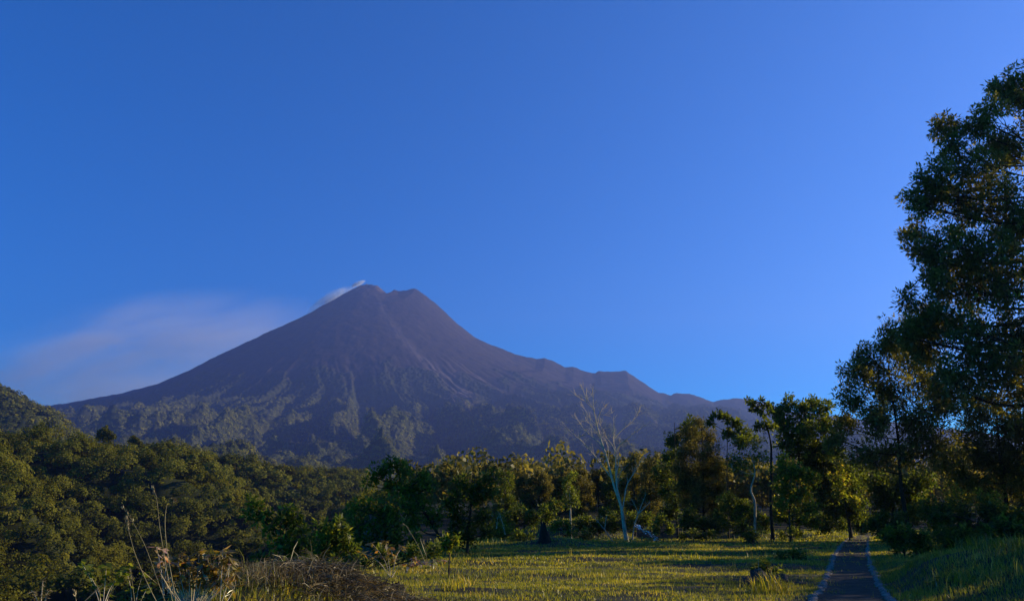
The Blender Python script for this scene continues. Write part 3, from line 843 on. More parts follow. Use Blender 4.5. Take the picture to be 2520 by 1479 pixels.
for i, (u, Y, vt, vb, rp, lab, mt) in enumerate(LINE):
    rg = np.random.default_rng(900 + i)
    bl = []
    vt += 12
    v = vt + rp * .55
    while v < vb:
        f = (v - vt) / (vb - vt)
        w = rp * (0.55 + .55 * math.sin(min(1, f * 1.4) * 1.6))
        for k in range(2 if f < .25 else 3):
            bl.append((u + rg.uniform(-1, 1) * w * .75, v + rg.uniform(-6, 6), rp * rg.uniform(.42, .62), rg.uniform(-1, 1)))
        v += rp * .55
    tree("broadleaf_tree", lab, u, Y, bl, r0=.15, leafmat=mt, rc=.42, dens=2.4, nl=20, L=.20, W=.075,
         bark=M_BARK_PALE if i == 7 else M_BARK, group="trees in the line behind the meadow")
bush("thicket of dark bushes below the tree line at centre", 1270, 72, [(1230, 1280, 34, 0), (1270, 1265, 30, 1), (1310, 1275, 30, 0), (1345, 1265, 26, 2), (1250, 1310, 26, -2)], rc=.4, L=.24, W=.1)
bush("olive bush on the small grassy terrace before the tree line", 1375, 82, [(1360, 1235, 14, 0), (1375, 1245, 15, 0), (1350, 1248, 12, 0)], M_LEAF_YELLOW, rc=.3, dens=2)
bush("dark bank of shrubs under the terrace behind the bare tree", 1460, 70, [(1430, 1290, 26, 0), (1470, 1295, 28, 0), (1510, 1290, 28, 0), (1555, 1290, 26, 0), (1490, 1270, 24, 2), (1590, 1280, 26, 0)], rc=.38, L=.22, W=.09)
bush("bush with upright leaves right behind the charred stump", 1385, 56, [(1375, 1285, 14, 0), (1395, 1295, 15, 0), (1360, 1298, 12, 0), (1405, 1310, 12, 0)], M_LEAF_GREEN)
bush("spindly olive bush on the left bank of the meadow", 1215, 62, [(1205, 1300, 24, 0), (1240, 1310, 22, 0), (1225, 1280, 18, 0)], M_LEAF_GREEN, dens=1.8)

# --- left of centre, on the lip of the ravine
kw = dict(rc=.30, L=.20, W=.07, nl=14, dens=1.9)
tree("leaning_tree", "dark green tree with a slanting trunk and flat topped crown at the ravine edge", 1105, 38,
     [(945, 1150, 26, 0), (975, 1145, 26, 0), (1000, 1165, 28, 0), (925, 1175, 24, 0), (1040, 1175, 26, 0), (960, 1195, 32, 0), (1010, 1205, 34, 0), (1055, 1190, 20, 0), (905, 1190, 14, 0),
      (1040, 1240, 34, 0), (1000, 1245, 32, 1), (1070, 1275, 32, 0), (1020, 1290, 34, 1)],
     trunk=[(1085, 1330), (1030, 1240), (985, 1180)], r0=.13, leafmat=M_LEAF_GREEN, bark=M_BARK_DARK, base_v=1420, flat=.7, **kw)
tree("broadleaf_tree", "dense dark tree right of the leaning tree, its side branches drooping", 1150, 40,
     [(1140, 1190, 30, 0), (1185, 1185, 26, 0), (1210, 1165, 18, 0), (1120, 1225, 34, 0), (1170, 1225, 36, 0), (1205, 1215, 24, 0), (1125, 1270, 36, 0), (1180, 1270, 34, 0), (1150, 1310, 36, 0), (1195, 1310, 24, 0), (1110, 1330, 30, 0)],
     r0=.13, leafmat=M_LEAF_DARK, base_v=1430, **kw)
tree("broadleaf_tree", "low green tree with sunlit upper leaves left of the leaning trunk", 960, 34,
     [(880, 1250, 22, 0), (910, 1255, 26, 0), (945, 1250, 28, 0), (985, 1270, 30, 0), (890, 1285, 26, 0), (930, 1290, 32, 0), (975, 1305, 34, 0), (920, 1325, 30, 0), (1020, 1320, 30, 0), (960, 1345, 30, 0), (880, 1330, 26, 0)],
     r0=.10, leafmat=M_LEAF_GREEN, base_v=1430, **kw)
tree("broadleaf_tree", "spreading sparse tree reaching left over the ravine with tufted branch tips", 800, 30,
     [(612, 1245, 18, 0), (635, 1262, 20, 0), (608, 1275, 12, 0), (660, 1270, 18, 0), (695, 1258, 20, 0), (722, 1268, 18, 0), (655, 1300, 16, 0), (700, 1290, 24, 0), (735, 1310, 26, 0), (680, 1335, 22, 0),
      (640, 1370, 14, 0), (720, 1350, 28, 0), (760, 1340, 26, 0), (700, 1385, 24, 0), (750, 1385, 26, 0)],
     trunk=[(770, 1400), (720, 1330), (660, 1290), (612, 1250)], r0=.09, leafmat=M_LEAF_GREEN, base_v=1440, rc=.28, L=.2, W=.08, nl=13, dens=2.2)
tree("broadleaf_tree", "bushy young tree with upright pointed sprays between the sparse and low trees", 830, 28,
     [(790, 1295, 18, 0), (825, 1290, 20, 0), (850, 1300, 16, 0), (800, 1325, 24, 0), (840, 1330, 24, 0), (790, 1355, 24, 0), (830, 1365, 26, 0), (870, 1360, 24, 0)],
     r0=.06, leafmat=M_LEAF_GREEN, base_v=1440, rc=.26, L=.18, W=.07, nl=14, dens=2.6)
bush("low dark undergrowth along the lip of the ravine", 900, 27, [(700, 1405, 26, 0), (760, 1400, 26, 0), (820, 1395, 26, 0), (880, 1385, 24, 0), (940, 1370, 26, 0), (1010, 1360, 26, 0), (1060, 1365, 24, 0), (640, 1415, 22, 0)], base_v=1440, rc=.24, dens=2.2)
bush("bright lime leafed sapling at the left corner of the meadow", 1108, 24, [(1098, 1322, 13, 0), (1118, 1325, 13, 0), (1108, 1342, 14, 0), (1092, 1345, 10, 0)], M_LEAF_YELLOW, rc=.14, dens=2.2, nl=10, L=.12, W=.06, spread=.5)

# small trees standing out on the opposite rim
for (u, Y, v, r, lab, bl) in (
        (258, 372, 1056, 12, "dark bushy tree sticking out of the opposite rim, largest of the rim trees", [(0, 0, .7), (-12, 8, .7), (11, 9, .8), (-4, 14, .9), (18, 18, .6), (-16, 20, .8), (4, 24, 1)]),
        (330, 385, 1078, 9, "small dark tree on the opposite rim right of the largest rim tree", [(0, 0, .8), (9, 6, .7), (-8, 9, .8), (2, 15, 1), (14, 16, .8)]),
        (100, 362, 1046, 9, "dark tree on the opposite rim near the left edge", [(0, 0, .7), (-9, 5, .7), (8, 9, .8), (-2, 14, 1), (-16, 14, .7), (14, 18, .7)])):
    tree("rim_tree", lab, u, Y, [(u + a, v + b, r * k, 0) for a, b, k in bl], r0=.2,
         leafmat=M_LEAF_FOREST, base_v=v + 40, rc=.8, dens=1.6, nl=16, L=.75, W=.4, limbs=False, twig=.03)

# ------------------------------------------------------------------ bare tree
def px3(cx, cy, Y, dy=0): return P(1105.3 + cx * .3695, 932.6 + cy * .3695, Y + dy)

def bare_tree():
    Y = 61.0; rg = np.random.default_rng(5)
    base = px3(1184, 1085, Y); base[2] = hz(base[0], Y) - .05
    root = empty("bare_tree", base)
    tag(root, "leafless tree with pale forked stems standing alone behind the meadow", "tree")
    tk = Acc(); br = Acc()
    tp = smoothpath([base, px3(1166, 980, Y), px3(1152, 880, Y)], 6)
    tube(tk, tp, np.linspace(.17, .12, len(tp)), 10)
    S = [  # (points, r0, r1, depth drift)
        ([(1152, 880), (1130, 800), (1100, 720), (1075, 620), (1045, 510), (1010, 400), (985, 310), (965, 210), (958, 120), (958, 70)], .13, .015, -.8),
        ([(1152, 880), (1135, 800), (1118, 720), (1112, 620), (1108, 490), (1095, 400), (1098, 330), (1093, 255)], .12, .014, .9),
        ([(1154, 870), (1166, 800), (1186, 700), (1235, 620), (1300, 500)], .07, .015, 1.5),
        ([(967, 215), (930, 150), (900, 95), (866, 25)], .035, .01, .5), ([(950, 190), (900, 142), (835, 108)], .03, .008, -.8),
        ([(985, 310), (930, 250), (885, 165)], .03, .008, .8), ([(1010, 400), (965, 335), (905, 262)], .035, .008, -.7),
        ([(985, 310), (1000, 240), (1018, 205), (1048, 170)], .045, .01, .5), ([(1005, 235), (1045, 238), (1090, 226)], .03, .008, .5),
        ([(1082, 660), (1030, 590), (985, 530), (945, 480), (905, 435), (850, 385), (800, 345), (762, 318)], .065, .01, -1.2),
        ([(1040, 490), (1000, 425), (940, 372), (890, 322), (845, 258)], .05, .01, .8), ([(908, 436), (868, 388), (905, 370), (935, 368)], .025, .008, -.5),
        ([(1108, 492), (1135, 440), (1185, 400), (1240, 352), (1312, 308)], .055, .01, -1.0), ([(1100, 395), (1150, 340), (1200, 300), (1250, 245), (1274, 190)], .055, .01, 1.0),
        ([(1108, 488), (1080, 430), (1040, 382), (1015, 330), (1010, 280)], .045, .01, -1.1), ([(1112, 640), (1128, 560), (1122, 500), (1140, 430)], .04, .012, .8),
        ([(1060, 560), (1060, 480), (1045, 420), (1010, 380)], .035, .01, .4), ([(1140, 800), (1120, 700), (1150, 600)], .04, .01, .9)]
    ends = []
    for pts, r0, r1, dr in S:
        n = len(pts)
        p3 = smoothpath([px3(a, b, Y, dr * (i / (n - 1))) for i, (a, b) in enumerate(pts)], 6)
        if pts[0] not in ((1152, 880), (1154, 870)):
            p3[:, 1] += 0
        tube(br, p3, np.linspace(r0 * .75, r1 * .9, len(p3)), 6)
        L = np.linalg.norm(p3[-1] - p3[0])
        for q_ in range(int(6 + L * 3.2)):
            i = rg.integers(len(p3) // 3, len(p3) - 1)
            t = unit(p3[i + 1] - p3[i])
            d = unit(t * 1.0 + rg.normal(0, .5, 3) + np.array([0, 0, .35]))
            ends.append((p3[i], p3[i] + d * rg.uniform(.25, 1.0)))
    A_ = np.array([e[0] for e in ends]); B_ = np.array([e[1] for e in ends])
    twigs(br, A_, B_, .014, .006, rg, .06)
    m_ = (A_ + B_) / 2
    twigs(br, m_, m_ + unit(B_ - A_ + rg.normal(0, .5, A_.shape)) * rg.uniform(.15, .4, (len(A_), 1)), .009, .005, rg, .05)
    build("trunk", tk, M_BARK_PALE, root, base, smooth=True)
    build("branches", br, M_BARK_TWIG, root, base, smooth=True)
bare_tree()

# thin leafless shrub and dead sticks
def sticks(name, label, cat, Y, lines, r=.03, mat=M_BARK_PALE, base=None, tw=6, seed=3):
    rg = np.random.default_rng(seed)
    b = P(*lines[0][0], Y) if base is None else base
    a = Acc()
    for ln in lines:
        p3 = smoothpath([P(u, v, Y + .25 * i * (1 if k % 2 else -1)) for k, _ in enumerate([0]) for i, (u, v) in enumerate(ln)], 5)
        tube(a, p3, np.linspace(r, r * .3, len(p3)), 5)
        for _ in range(tw):
            i = rg.integers(len(p3) // 3, len(p3) - 1)
            d = unit(unit(p3[i + 1] - p3[i]) + rg.normal(0, .5, 3))
            twigs(a, p3[i][None], (p3[i] + d * rg.uniform(.1, .3) * Y / 30)[None], r * .3, r * .15, rg)
    return tag(build(name, a, mat, origin=b, smooth=True), label, cat)

sticks("bare_shrub", "thin leafless shrub just right of the bare tree's foot", "shrub", 60.0, [[(1557, 1328), (1562, 1290), (1576, 1250), (1590, 1215)], [(1562, 1290), (1570, 1262), (1555, 1230)], [(1570, 1265), (1600, 1235)]], .05)
sticks("dead_branch", "dead forked stick leaning left of the bare tree's foot", "branch", 58.0, [[(1508, 1332), (1490, 1305), (1462, 1272)], [(1488, 1303), (1492, 1270)]], .045)
sticks("dead_branch", "thin bare sticks poking up on the left bank before the bushes", "branch", 48.0, [[(1243, 1315), (1238, 1290), (1228, 1262)], [(1222, 1300), (1225, 1270)]], .03)

# fallen branch with pale glossy leaves
def pale_branch():
    Y = 59.0; rg = np.random.default_rng(12)
    a_, b_ = P(1564, 1292, Y), P(1622, 1328, Y)
    root = empty("fallen_branch", b_)
    tag(root, "fallen bough with glinting white leaves right of the bare tree", "branch")
    w = Acc(); p3 = smoothpath([b_, (a_ + b_) / 2 + np.array([0, 0, .12]), a_], 6); tube(w, p3, np.linspace(.03, .012, len(p3)), 5)
    build("stem", w, M_BARK, root, b_)
    l = Acc(); n = 90
    t = rg.random(n); C = a_ + (b_ - a_) * t[:, None] + rg.normal(0, .07, (n, 3))
    D = unit(np.array([-.8, 0, .5]) + rg.normal(0, .5, (n, 3)))
    N = unit(unit(SUN + np.array([0, -1., .1])) + rg.normal(0, .35, (n, 3)))
    leaves(l, C, D, N, .26, .09, rg.random(n))
    build("leaves", l, M_LEAF_PALE, root, b_)
pale_branch()

# ------------------------------------------------------------------ stumps and rocks
def lump(acc, c, r, rg, squash=.7, n=12, sharp=.25):
    th = np.linspace(0.01, np.pi - .01, n)[:, None]; p = np.linspace(0, 2 * np.pi, n * 2, endpoint=False)[None]
    D = np.stack([np.sin(th) * np.cos(p), np.sin(th) * np.sin(p), np.cos(th) + 0 * p], -1)
    s = rg.uniform(0, 50)
    k = 1 + sharp * noise(D[..., 0] * 1.6 + s, D[..., 1] * 1.6 + D[..., 2] * 2.1, 3) * 1.5 + .3 * sharp * noise(D[..., 0] * 5 + s, D[..., 2] * 5 + D[..., 1] * 4, 9)
    for _ in range(5):       # broken facets
        nrm = unit(rg.normal(0, 1, 3)); h = rg.uniform(.65, .9)
        dd = D @ nrm * k
        k = np.where(dd > h, k * h / np.maximum(dd, 1e-3), k)
    V = c + D * k[..., None] * r * np.array([1, 1, squash])
    m_ = n * 2; i = np.arange(n - 1)[:, None] * m_; j = np.arange(m_)[None]; kk = (j + 1) % m_
    acc.add(V.reshape(-1, 3), np.stack([i + j, i + m_ + j, i + m_ + kk, i + kk], -1).reshape(-1, 4))

RG = np.random.default_rng(77)
Yr = 21.5
for (u, v, r, sq, lab) in ((1868, 1420, .22, 1.0, "tallest dark rock of the pile beside the long grass"), (1838, 1432, .16, .8, "small dark rock at the left end of the pile"),
                           (1897, 1432, .26, .6, "flat wide dark rock in the middle of the pile"), (1925, 1440, .20, .8, "tilted dark rock at the right end of the pile"),
                           (1880, 1447, .14, .7, "little grey rock at the front of the pile"), (1965, 1446, .17, .35, "flat stone lying in the grass right of the rock pile")):
    a = Acc(); p = P(u, v, Yr + RG.uniform(-.5, .5)); g = hz(p[0], p[1]); c = np.array([p[0], p[1], max(g + r * sq * .5, p[2])])
    lump(a, c * 0, r, RG, sq)
    o = build("rock", a, M_ROCK, smooth=False); o.location = c
    tag(o, lab, "rock", "rocks piled in the grass by the path")

def stump(label, u, Y, w, h, jag, mat=M_CHAR):
    rg = np.random.default_rng(int(u)); x = P(u, 1270, Y)[0]; b = np.array([x, Y, hz(x, Y) - .1])
    n, m_ = 10, 20; t = np.linspace(0, 1, n)[:, None]; p = np.linspace(0, 2 * np.pi, m_, endpoint=False)[None]
    hh = h * (1 + jag * np.cos(p + 2.6) + .12 * np.sin(p * 4 + 1) + .08 * np.sin(p * 9))
    R = w * (1 - .55 * t ** .6) * (1 + .12 * np.sin(p * 5 + 1) * (1 - t) + .05 * np.sin(p * 11))
    V = np.stack([R * np.cos(p), R * np.sin(p), hh * t], -1)
    a = Acc(); i = np.arange(n - 1)[:, None] * m_; j = np.arange(m_)[None]; k = (j + 1) % m_
    a.add(V.reshape(-1, 3), np.stack([i + j, i + k, i + m_ + k, i + m_ + j], -1).reshape(-1, 4))
    a.add(np.vstack([V[-1], [[0, 0, h * .5]]]), np.stack([np.arange(m_), (np.arange(m_) + 1) % m_, np.full(m_, m_)], -1))
    o = build("tree_stump", a, mat); o.location = b
    return tag(o, label, "tree stump")
stump("charred jagged tree stump on the grassy mound at the back of the meadow", 1340, 50, .48, .95, .42)
stump("broken black stump in the shade left of the black trunk", 1846, 54, .5, .75, .2)
stump("low rotten stump beside the cut straw, its end dark", 985, 17.5, .26, .32, .1)

# ------------------------------------------------------------------ path and kerbs
yy = np.arange(-20, 80, .35)
cl_, cr_ = np.interp(yy, PATH_C[:, 0], PATH_C[:, 1]), np.interp(yy, PATH_C[:, 0], PATH_C[:, 2])
tt = np.linspace(-.06, 1.06, 12)[None]
X = cl_[:, None] * (1 - tt) + cr_[:, None] * tt; Y = yy[:, None] + 0 * tt
Zp = height(X, Y) + .012 + .02 * fbm(X * 1.5, Y * 1.5, 4, 2)
Zp = np.maximum(Zp, height(X, Y) + .004)
tag(grid_obj("path", X, Y, Zp, M_PATH), kind='structure')
for side in (1, 2):
    a = Acc(); rg = np.random.default_rng(40 + side)
    y = 8.0
    while y < 70:
        x = np.interp(y, PATH_C[:, 0], PATH_C[:, side]) + rg.normal(0, .03)
        r = rg.uniform(.07, .12)
        lump(a, np.array([x, y, hz(x, y) + .015]), r, rg, .38, n=7, sharp=.3)
        y += r * rg.uniform(1.2, 2.6)
    tag(build("kerb", a, M_KERB), "line of pale rough stones edging the %s side of the path" % ("left" if side == 1 else "right"), "kerb", kind='structure')

# ------------------------------------------------------------------ grass
def blades(acc, x, y, z, h, w, tone, rg, lean=.35):
    n = len(x); az = rg.uniform(0, 2 * np.pi, n); fa_ = rg.uniform(0, np.pi, n)
    D = np.stack([np.cos(az), np.sin(az), 0 * az], -1) * (np.abs(rg.normal(0, lean, n)) * h)[:, None]
    S = np.stack([np.cos(fa_), np.sin(fa_), 0 * az], -1) * (w / 2)[:, None]
    B = np.stack([x, y, z - .02], -1); U = np.array([0, 0, 1.0]) * h[:, None]
    V = np.empty((n, 5, 3))
    V[:, 0] = B - S; V[:, 1] = B + S; V[:, 2] = B + U * .6 + D * .35 + S * .75; V[:, 3] = B + U * .6 + D * .35 - S * .75; V[:, 4] = B + U * .97 + D
    i = np.arange(n)[:, None] * 5
    acc.add(V.reshape(-1, 3), i + np.array([[0, 1, 2, 3]]), np.repeat(tone, 5))
    acc.f.append((i + np.array([[3, 2, 4]])) + acc.n - len(V) * 5)

def path_mask(x, y, m=.02):
    return (_h(np.floor(x * 977), np.floor(y * 977), 3) > .35 * np.exp(-((fbm(x * .9, y * .5, 66, 2) - .45) / .18) ** 2)) & (x > np.interp(y, PATH_C[:, 0], PATH_C[:, 1]) - m) & (x < np.interp(y, PATH_C[:, 0], PATH_C[:, 2]) + m)

def grass_area(n, x0, x1, y0, y1, hmul, wmul, rg, acc, dens_pow=1.0):
    x = rg.uniform(x0, x1, n); y = y0 + (y1 - y0) * rg.random(n) ** dens_pow
    k = in_view(x, y, -.72, .74) & (x > edge_x(y) - .5) & ~path_mask(x, y)
    pd = fbm(x * .35, y * .7, 61, 3)
    bare = np.exp(-(((x - 3.) / 3.5) ** 2 + ((y - 28.3) / 1.5) ** 2)) + .7 * np.exp(-(((x - 9) / 4.) ** 2 + ((y - 24.5) / 1.0) ** 2))
    k &= rg.random(n) < np.clip(.85 + pd * 1.6 - .9 * bare, .10, 1)
    x, y, pd = x[k], y[k], pd[k]
    tall = np.clip(fbm(x * .2, y * .3, 62, 3) + .1, 0, 1)
    edge = np.exp(-np.clip(x - edge_x(y), 0, None) / 1.5) * .9 + .9 * np.exp(-(((x - 13.2) / 3.2) ** 2 + ((y - 20.5) / 4.5) ** 2))
    h = (rg.uniform(.04, .10, len(x)) + .10 * tall * rg.random(len(x)) + .26 * edge * rg.random(len(x))) * hmul
    h *= 1 + 1.4 * (rg.random(len(x)) > .985)
    z = height(x, y)
    tone = np.clip(.45 - .35 * np.clip(edge - .6, 0, 1) + .45 * fbm(x * .5, y * .8, 63, 3) + rg.normal(0, .18, len(x)) + .25 * (rg.random(len(x)) > .93), 0, 1)
    blades(acc, x, y, z, h, wmul * rg.uniform(.6, 1.3, len(x)), tone, rg)

ga = Acc(); rg = np.random.default_rng(21)
grass_area(260000, -10, 20, 11, 30, 1.0, .014, rg, ga)
grass_area(170000, -8, 34, 30, 48, 1.15, .026, rg, ga)
grass_area(130000, -8, 52, 48, 78, 1.5, .045, rg, ga)
grass_area(9000, 0, 12, 78, 96, 1.5, .06, rg, ga)
grass_area(26000, 12, 70, 76, 104, 2.2, .07, rg, ga)
tag(build("grass", ga, M_GRASS), "short yellow green grass covering the meadow", "grass", kind='stuff')

def tuft(label, u, Y, n, h, w, spread=.12, mat=M_GRASS, name="grass_tuft", x=None, lean=.45, tone=.5, cat="grass tuft"):
    rg = np.random.default_rng(int(u * 7 + Y)); X0 = P(u, 1270, Y)[0] if x is None else x
    a = Acc(); xs_ = rg.normal(0, spread, n); ys_ = rg.normal(0, spread, n)
    for seg in range(1):
        az = rg.uniform(0, 2 * np.pi, n); hh = h * rg.uniform(.5, 1.1, n); lz = np.abs(rg.normal(0, lean, n)) + .1
        t = np.linspace(0, 1, 6)[None]
        px = xs_[:, None] + np.cos(az)[:, None] * (hh * lz)[:, None] * t ** 1.8; py = ys_[:, None] + np.sin(az)[:, None] * (hh * lz)[:, None] * t ** 1.8
        pz = hh[:, None] * (t - .35 * lz[:, None] * t ** 3)
        C = np.stack([px, py, pz], -1)
        S = np.stack([-np.sin(az), np.cos(az), 0 * az], -1)[:, None] * (w / 2 * (1 - t ** 2 * .95))[..., None]
        V = np.stack([C - S, C + S], 2)
        b = np.arange(n)[:, None] * 12; s_ = np.arange(5)[None] * 2
        F = np.stack([b + s_, b + s_ + 1, b + s_ + 3, b + s_ + 2], -1).reshape(-1, 4)
        a.add(V.reshape(-1, 3), F, np.repeat(np.clip(rg.normal(tone, .2, n), 0, 1), 12))
    o = build(name, a, mat); o.location = (X0, Y, hz(X0, Y) - .02)
    return tag(o, label, cat)

tuft("long bladed grass tuft growing in front of the rock pile", 1880, 20.2, 110, .55, .026, tone=.75)
tuft("smaller fan of long grass left of the rock pile", 1848, 19.3, 60, .42, .024, tone=.7)
tuft("grass tuft leaning over the right end of the rock pile", 1905, 19.4, 50, .38, .022, lean=.7, tone=.75)
tuft("tall pale grass tuft at the left corner of the meadow", 1145, 21, 60, .42, .02, tone=.85)
tuft("broad grass tuft below the lime sapling", 1115, 19.5, 60, .36, .02, tone=.7)
tuft("upright bright grass blades behind the straw heap", 765, 19, 22, .6, .022, .06, lean=.15)
tuft("rushy grass tuft on top of the right hand bank", 2400, 21, 120, .42, .02, .24, lean=.6, tone=.2)
tuft("tall grass tuft at the right edge on the bank", 2490, 20, 150, .46, .02, .26, lean=.5, tone=.2)
tuft("grass tuft hanging over the near end of the bank", 2350, 18.5, 110, .34, .02, .22, lean=.7, tone=.4)

# ------------------------------------------------------------------ heap of cut straw
def straw_heap():
    rg = np.random.default_rng(3); n = 5200
    c = np.array([P(840, 1270, 15.3)[0], 15.3]); 
    g = rg.normal(0, 1, (n, 2)) * np.array([.95, .75]); x = c[0] + g[:, 0]; y = c[1] + g[:, 1]
    e = np.exp(-(g[:, 0] / 1.25) ** 2 - (g[:, 1] / 1.0) ** 2)
    base = np.array([c[0], c[1], hz(c[0], c[1])])
    z = height(x, y) + .30 * e * rg.random(n) ** .4 + .02
    a = Acc()
    D = unit(np.stack([rg.normal(0, 1, n) + g[:, 0] * .5, rg.normal(0, .7, n) - .2, rg.normal(.05, .32, n) - .1 * np.abs(g[:, 0])], -1)); L = rg.uniform(.15, .6, n)
    P0 = np.stack([x, y, z], -1); N = unit(rg.normal(0, 1, (n, 3)))
    S = unit(np.cross(D, N)) * .006
    mid = P0 + D * L[:, None] * .5 + np.array([0, 0, .05]) * L[:, None]; E = P0 + D * L[:, None] - np.array([0, 0, .18]) * L[:, None]
    V = np.stack([P0 - S, P0 + S, mid + S, mid - S, E + S * .3, E - S * .3], 1)
    b = np.arange(n)[:, None] * 6
    a.add(V.reshape(-1, 3), b + np.array([[0, 1, 2, 3]]), np.repeat(rg.random(n), 6))
    a.f.append(b + np.array([[3, 2, 4, 5]]) + a.n - n * 6)
    return tag(build("straw_heap", a, M_STRAW, origin=base), "tangled heap of dry cut grass at the meadow's left front corner", "straw heap")
straw_heap()
tuft("dry brown grass clump on the bank left of the straw heap", 700, 14.5, 260, .42, .014, .28, mat=M_STRAW, lean=.8)
tuft("dry trampled grass left of the bank clump", 620, 14.0, 220, .45, .014, .26, mat=M_STRAW, lean=.7, tone=.7)

# ------------------------------------------------------------------ broad leaved plants in the foreground
def leafy_plant(name, label, Y, stems, mat, Lf=.16, Wf=.09, nl=14, r=.006, seed=1, tone=.5, hang=.5, cat="plant", smat=M_BARK_TWIG, terminal=True):
    """stems: polylines in frame px; leaves along the upper part and at the tip"""
    rg = np.random.default_rng(seed)
    b = P(*stems[0][0], Y); root = empty(name, b); tag(root, label, cat)
    w = Acc(); l = Acc()
    for st in stems:
        dy = rg.normal(0, .12, len(st)); dy[0] = 0
        p3 = smoothpath([P(u, v, Y + d) for (u, v), d in zip(st, dy)], 6)
        tube(w, p3, np.linspace(r, r * .4, len(p3)), 5)
        i = rg.integers(len(p3) // 2, len(p3), nl)
        if terminal: i[: nl // 3] = len(p3) - 1
        C = p3[i]; az = rg.uniform(0, 2 * np.pi, nl)
        D = np.stack([np.cos(az), np.sin(az), rg.normal(.1, .3, nl) - hang * rg.random(nl)], -1)
        N = unit(np.array([0, 0, 1.]) + rg.normal(0, .45, (nl, 3)))
        leaves(l, C, D, N, Lf * rg.uniform(.6, 1.2, nl), Wf * rg.uniform(.7, 1.2, nl), np.clip(rg.normal(tone, .22, nl), 0, 1), curl=-.06)
    build("stem", w, smat, root, b, smooth=True)
    build("leaves", l, mat, root, b)
    return root

def spray(u0, v0, u1, v1, du, dv, n, rg, v_base):
    S = []
    for _ in range(n):
        t = rg.random(); u = u0 + (u1 - u0) * rg.random(); v = v0 + (v1 - v0) * rg.random()
        ub = (u0 + u1) / 2 + (u - (u0 + u1) / 2) * .5
        S.append([(ub, v_base), ((ub + u) / 2, (v_base + v) / 2 + 6), (u, v)])
    return S
rg = np.random.default_rng(8)
leafy_plant("shrub", "reddish brown leafed bush with drooping leaves at the ravine edge, foreground left", 11.5,
            [[(470, 1520), (400 + i * 4.4 , 1440), (378 + i * 5.6 + rg.uniform(-8, 8), 1352 + rg.uniform(0, 70) + (10 if i < 5 else 0))] for i in range(36)], M_LEAF_BROWN, .13, .055, 20, seed=31, tone=.45, hang=1.3)
leafy_plant("shrub", "dead pinkish curled leaves on a stalk above the brown bush", 11.2,
            [[(402, 1470), (396, 1400), (385, 1345)], [(402, 1450), (408, 1390), (400, 1350)], [(404, 1460), (398, 1420), (402, 1382)]], M_LEAF_BROWN, .12, .05, 9, seed=33, tone=.95, hang=1.0)
leafy_plant("shrub", "drooping pointed leaves at the right end of the brown bush", 11.4,
            [[(540, 1500), (545, 1420), (548, 1352)], [(540, 1500), (560, 1430), (565, 1370)], [(545, 1500), (575, 1450), (580, 1410)]], M_LEAF_BROWN, .19, .05, 12, seed=34, tone=.55, hang=1.6)
leafy_plant("weed_plant", "round leaved weed with twiggy stems at the lower left", 10.5,
            [[(250, 1520), (244, 1460), (210, 1395)], [(250, 1520), (258, 1440), (262, 1392)], [(252, 1520), (270, 1460), (300, 1400)], [(250, 1500), (230, 1440), (200, 1382)], [(252, 1500), (275, 1440), (322, 1392)]],
            M_LEAF_GREEN, .11, .085, 16, seed=35, tone=.6, hang=.8)
leafy_plant("weed_plant", "leafy weed half hidden between the round leaved weed and the brown bush", 11.0,
            [[(325, 1520), (322, 1450), (310, 1400)], [(328, 1520), (340, 1450), (352, 1410)], [(330, 1520), (350, 1470), (372, 1430)]], M_LEAF_GREEN, .10, .06, 16, seed=36, tone=.5)
leafy_plant("weed_plant", "tiny leafed dry weed spike at the bottom left corner", 9.5,
            [[(98, 1520), (102, 1470), (106, 1425)], [(98, 1515), (92, 1480), (82, 1455)], [(100, 1515), (110, 1480), (120, 1450)]], M_STRAW, .05, .02, 30, seed=37, tone=.8)
leafy_plant("weed_plant", "red brown leafed weeds along the lip left of the straw heap", 15.5,
            [[(640 + i * 7, 1440), (642 + i * 7, 1415), (632 + i * 8, 1385 + (i * 37 % 22))] for i in range(14)], M_LEAF_BROWN, .10, .045, 12, seed=38, tone=.7, hang=.8)
leafy_plant("weed_plant", "arching plant with bronze leaves growing behind the straw heap", 15.8,
            [[(960, 1420), (945, 1375), (915, 1335)], [(962, 1420), (955, 1370), (950, 1330)], [(965, 1420), (975, 1370), (990, 1345)], [(965, 1420), (985, 1390), (1020, 1385)], [(960, 1420), (930, 1380), (890, 1358)], [(965, 1420), (970, 1380), (960, 1345)]],
            M_LEAF_BROWN, .14, .06, 20, seed=39, tone=.5, hang=1.1)
leafy_plant("weed_plant", "low reddish leaves spreading right of the bronze plant", 17.0,
            [[(1000, 1410), (1010, 1390), (1015 + i * 9, 1372 + (i * 23 % 20))] for i in range(10)], M_LEAF_BROWN, .10, .05, 10, seed=40, tone=.75, hang=.7)
leafy_plant("weed_plant", "small bright topped weed near the rock pile", 23.0, [[(1868, 1420), (1866, 1395), (1868, 1374)], [(1868, 1420), (1860, 1400), (1855, 1388)]], M_LEAF_YELLOW, .11, .06, 10, seed=41, tone=.6, hang=.2)
leafy_plant("weed_plant", "glossy leafed weed at the left foot of the right hand bank", 18.5,
            [[(2310, 1470), (2305, 1440), (2300, 1415)], [(2312, 1470), (2325, 1440), (2335, 1420)], [(2310, 1470), (2290, 1450), (2280, 1430)]], M_LEAF_GREEN, .13, .06, 16, seed=42, tone=.55)

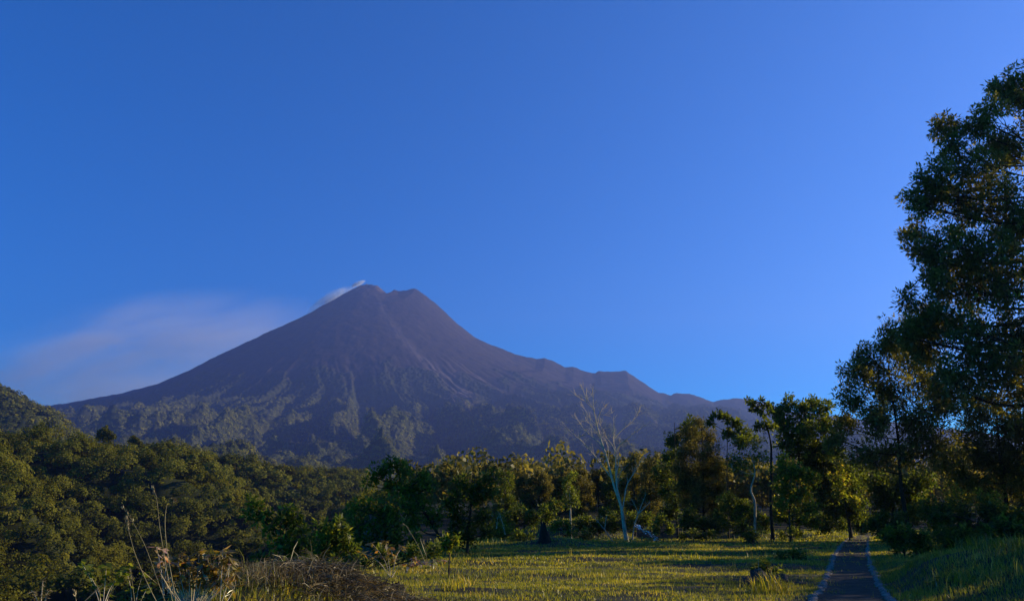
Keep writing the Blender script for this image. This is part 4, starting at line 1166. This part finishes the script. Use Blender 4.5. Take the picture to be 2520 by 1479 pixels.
# tall grass stalks with seed heads
def stalk(label, Y, pts, head=14, r=.006, seed=1, droop=True):
    rg = np.random.default_rng(seed); b = P(*pts[0], Y)
    root = empty("grass_stalk", b); tag(root, label, "grass stalk", "tall seeding grass stalks")
    w = Acc(); p3 = smoothpath([P(u, v, Y) for u, v in pts], 8); r = r * .8; tube(w, p3, np.linspace(r, r * .35, len(p3)), 5)
    build("stem", w, M_STALK, root, b, smooth=True)
    l = Acc(); n = head * 5
    i = rg.integers(int(len(p3) * .78), len(p3), n); C = p3[i] + rg.normal(0, .008, (n, 3))
    T = unit(p3[np.minimum(i + 1, len(p3) - 1)] - p3[np.maximum(i - 1, 0)])
    leaves(l, C, T + rg.normal(0, .35, (n, 3)), rg.normal(0, 1, (n, 3)), .045, .012, rg.uniform(.6, 1, n))
    build("seed_head", l, M_STRAW, root, b)
    a = Acc(); n = 1
    j = rg.integers(2, len(p3) // 2, n)
    leaves(a, p3[j], unit(rg.normal(0, 1, (n, 3)) + np.array([0, 0, 1.2])), rg.normal(0, 1, (n, 3)), .4, .014, rg.uniform(.5, 1, n))
    build("leaf", a, M_STRAW, root, b)
stalk("tallest grass stalk, its nodding seed head hooked to the right", 10.0, [(438, 1530), (428, 1450), (412, 1360), (406, 1290), (410, 1245), (420, 1230), (428, 1229)], 22, .007, 1)
stalk("straight thin stalk leaning just left of the tallest one", 10.2, [(434, 1530), (415, 1430), (395, 1310), (385, 1225), (376, 1200)], 5, .006, 2)
stalk("slanting stalk with a pale thin head left of the brown bush", 10.6, [(412, 1530), (370, 1450), (335, 1370), (318, 1310), (312, 1275)], 10, .007, 3)
stalk("curved stalk crossing behind the brown bush", 10.9, [(425, 1530), (392, 1440), (360, 1350), (330, 1290), (305, 1250)], 5, .005, 4)
stalk("short pale stalk rising among the weeds", 10.4, [(336, 1530), (330, 1470), (322, 1405)], 6, .006, 5)
stalk("bent dry stalk at the bottom edge left of the round leaved weed", 9.8, [(200, 1530), (190, 1490), (184, 1455)], 4, .006, 6)
stalk("arching seed stalk behind the straw heap", 16.5, [(1048, 1388), (1030, 1345), (1010, 1310), (998, 1292), (990, 1292)], 18, .008, 7)
stalk("thin upright stalk beside the arching one", 16.5, [(1052, 1392), (1047, 1350), (1042, 1330)], 3, .005, 8)
sticks("dead_branch", "bare pale twig forking at the foot of the round leaved weed", "twig", 10.2, [[(256, 1500), (268, 1462), (290, 1438)], [(244, 1500), (246, 1460), (238, 1440)]], .008, M_STALK, tw=2)
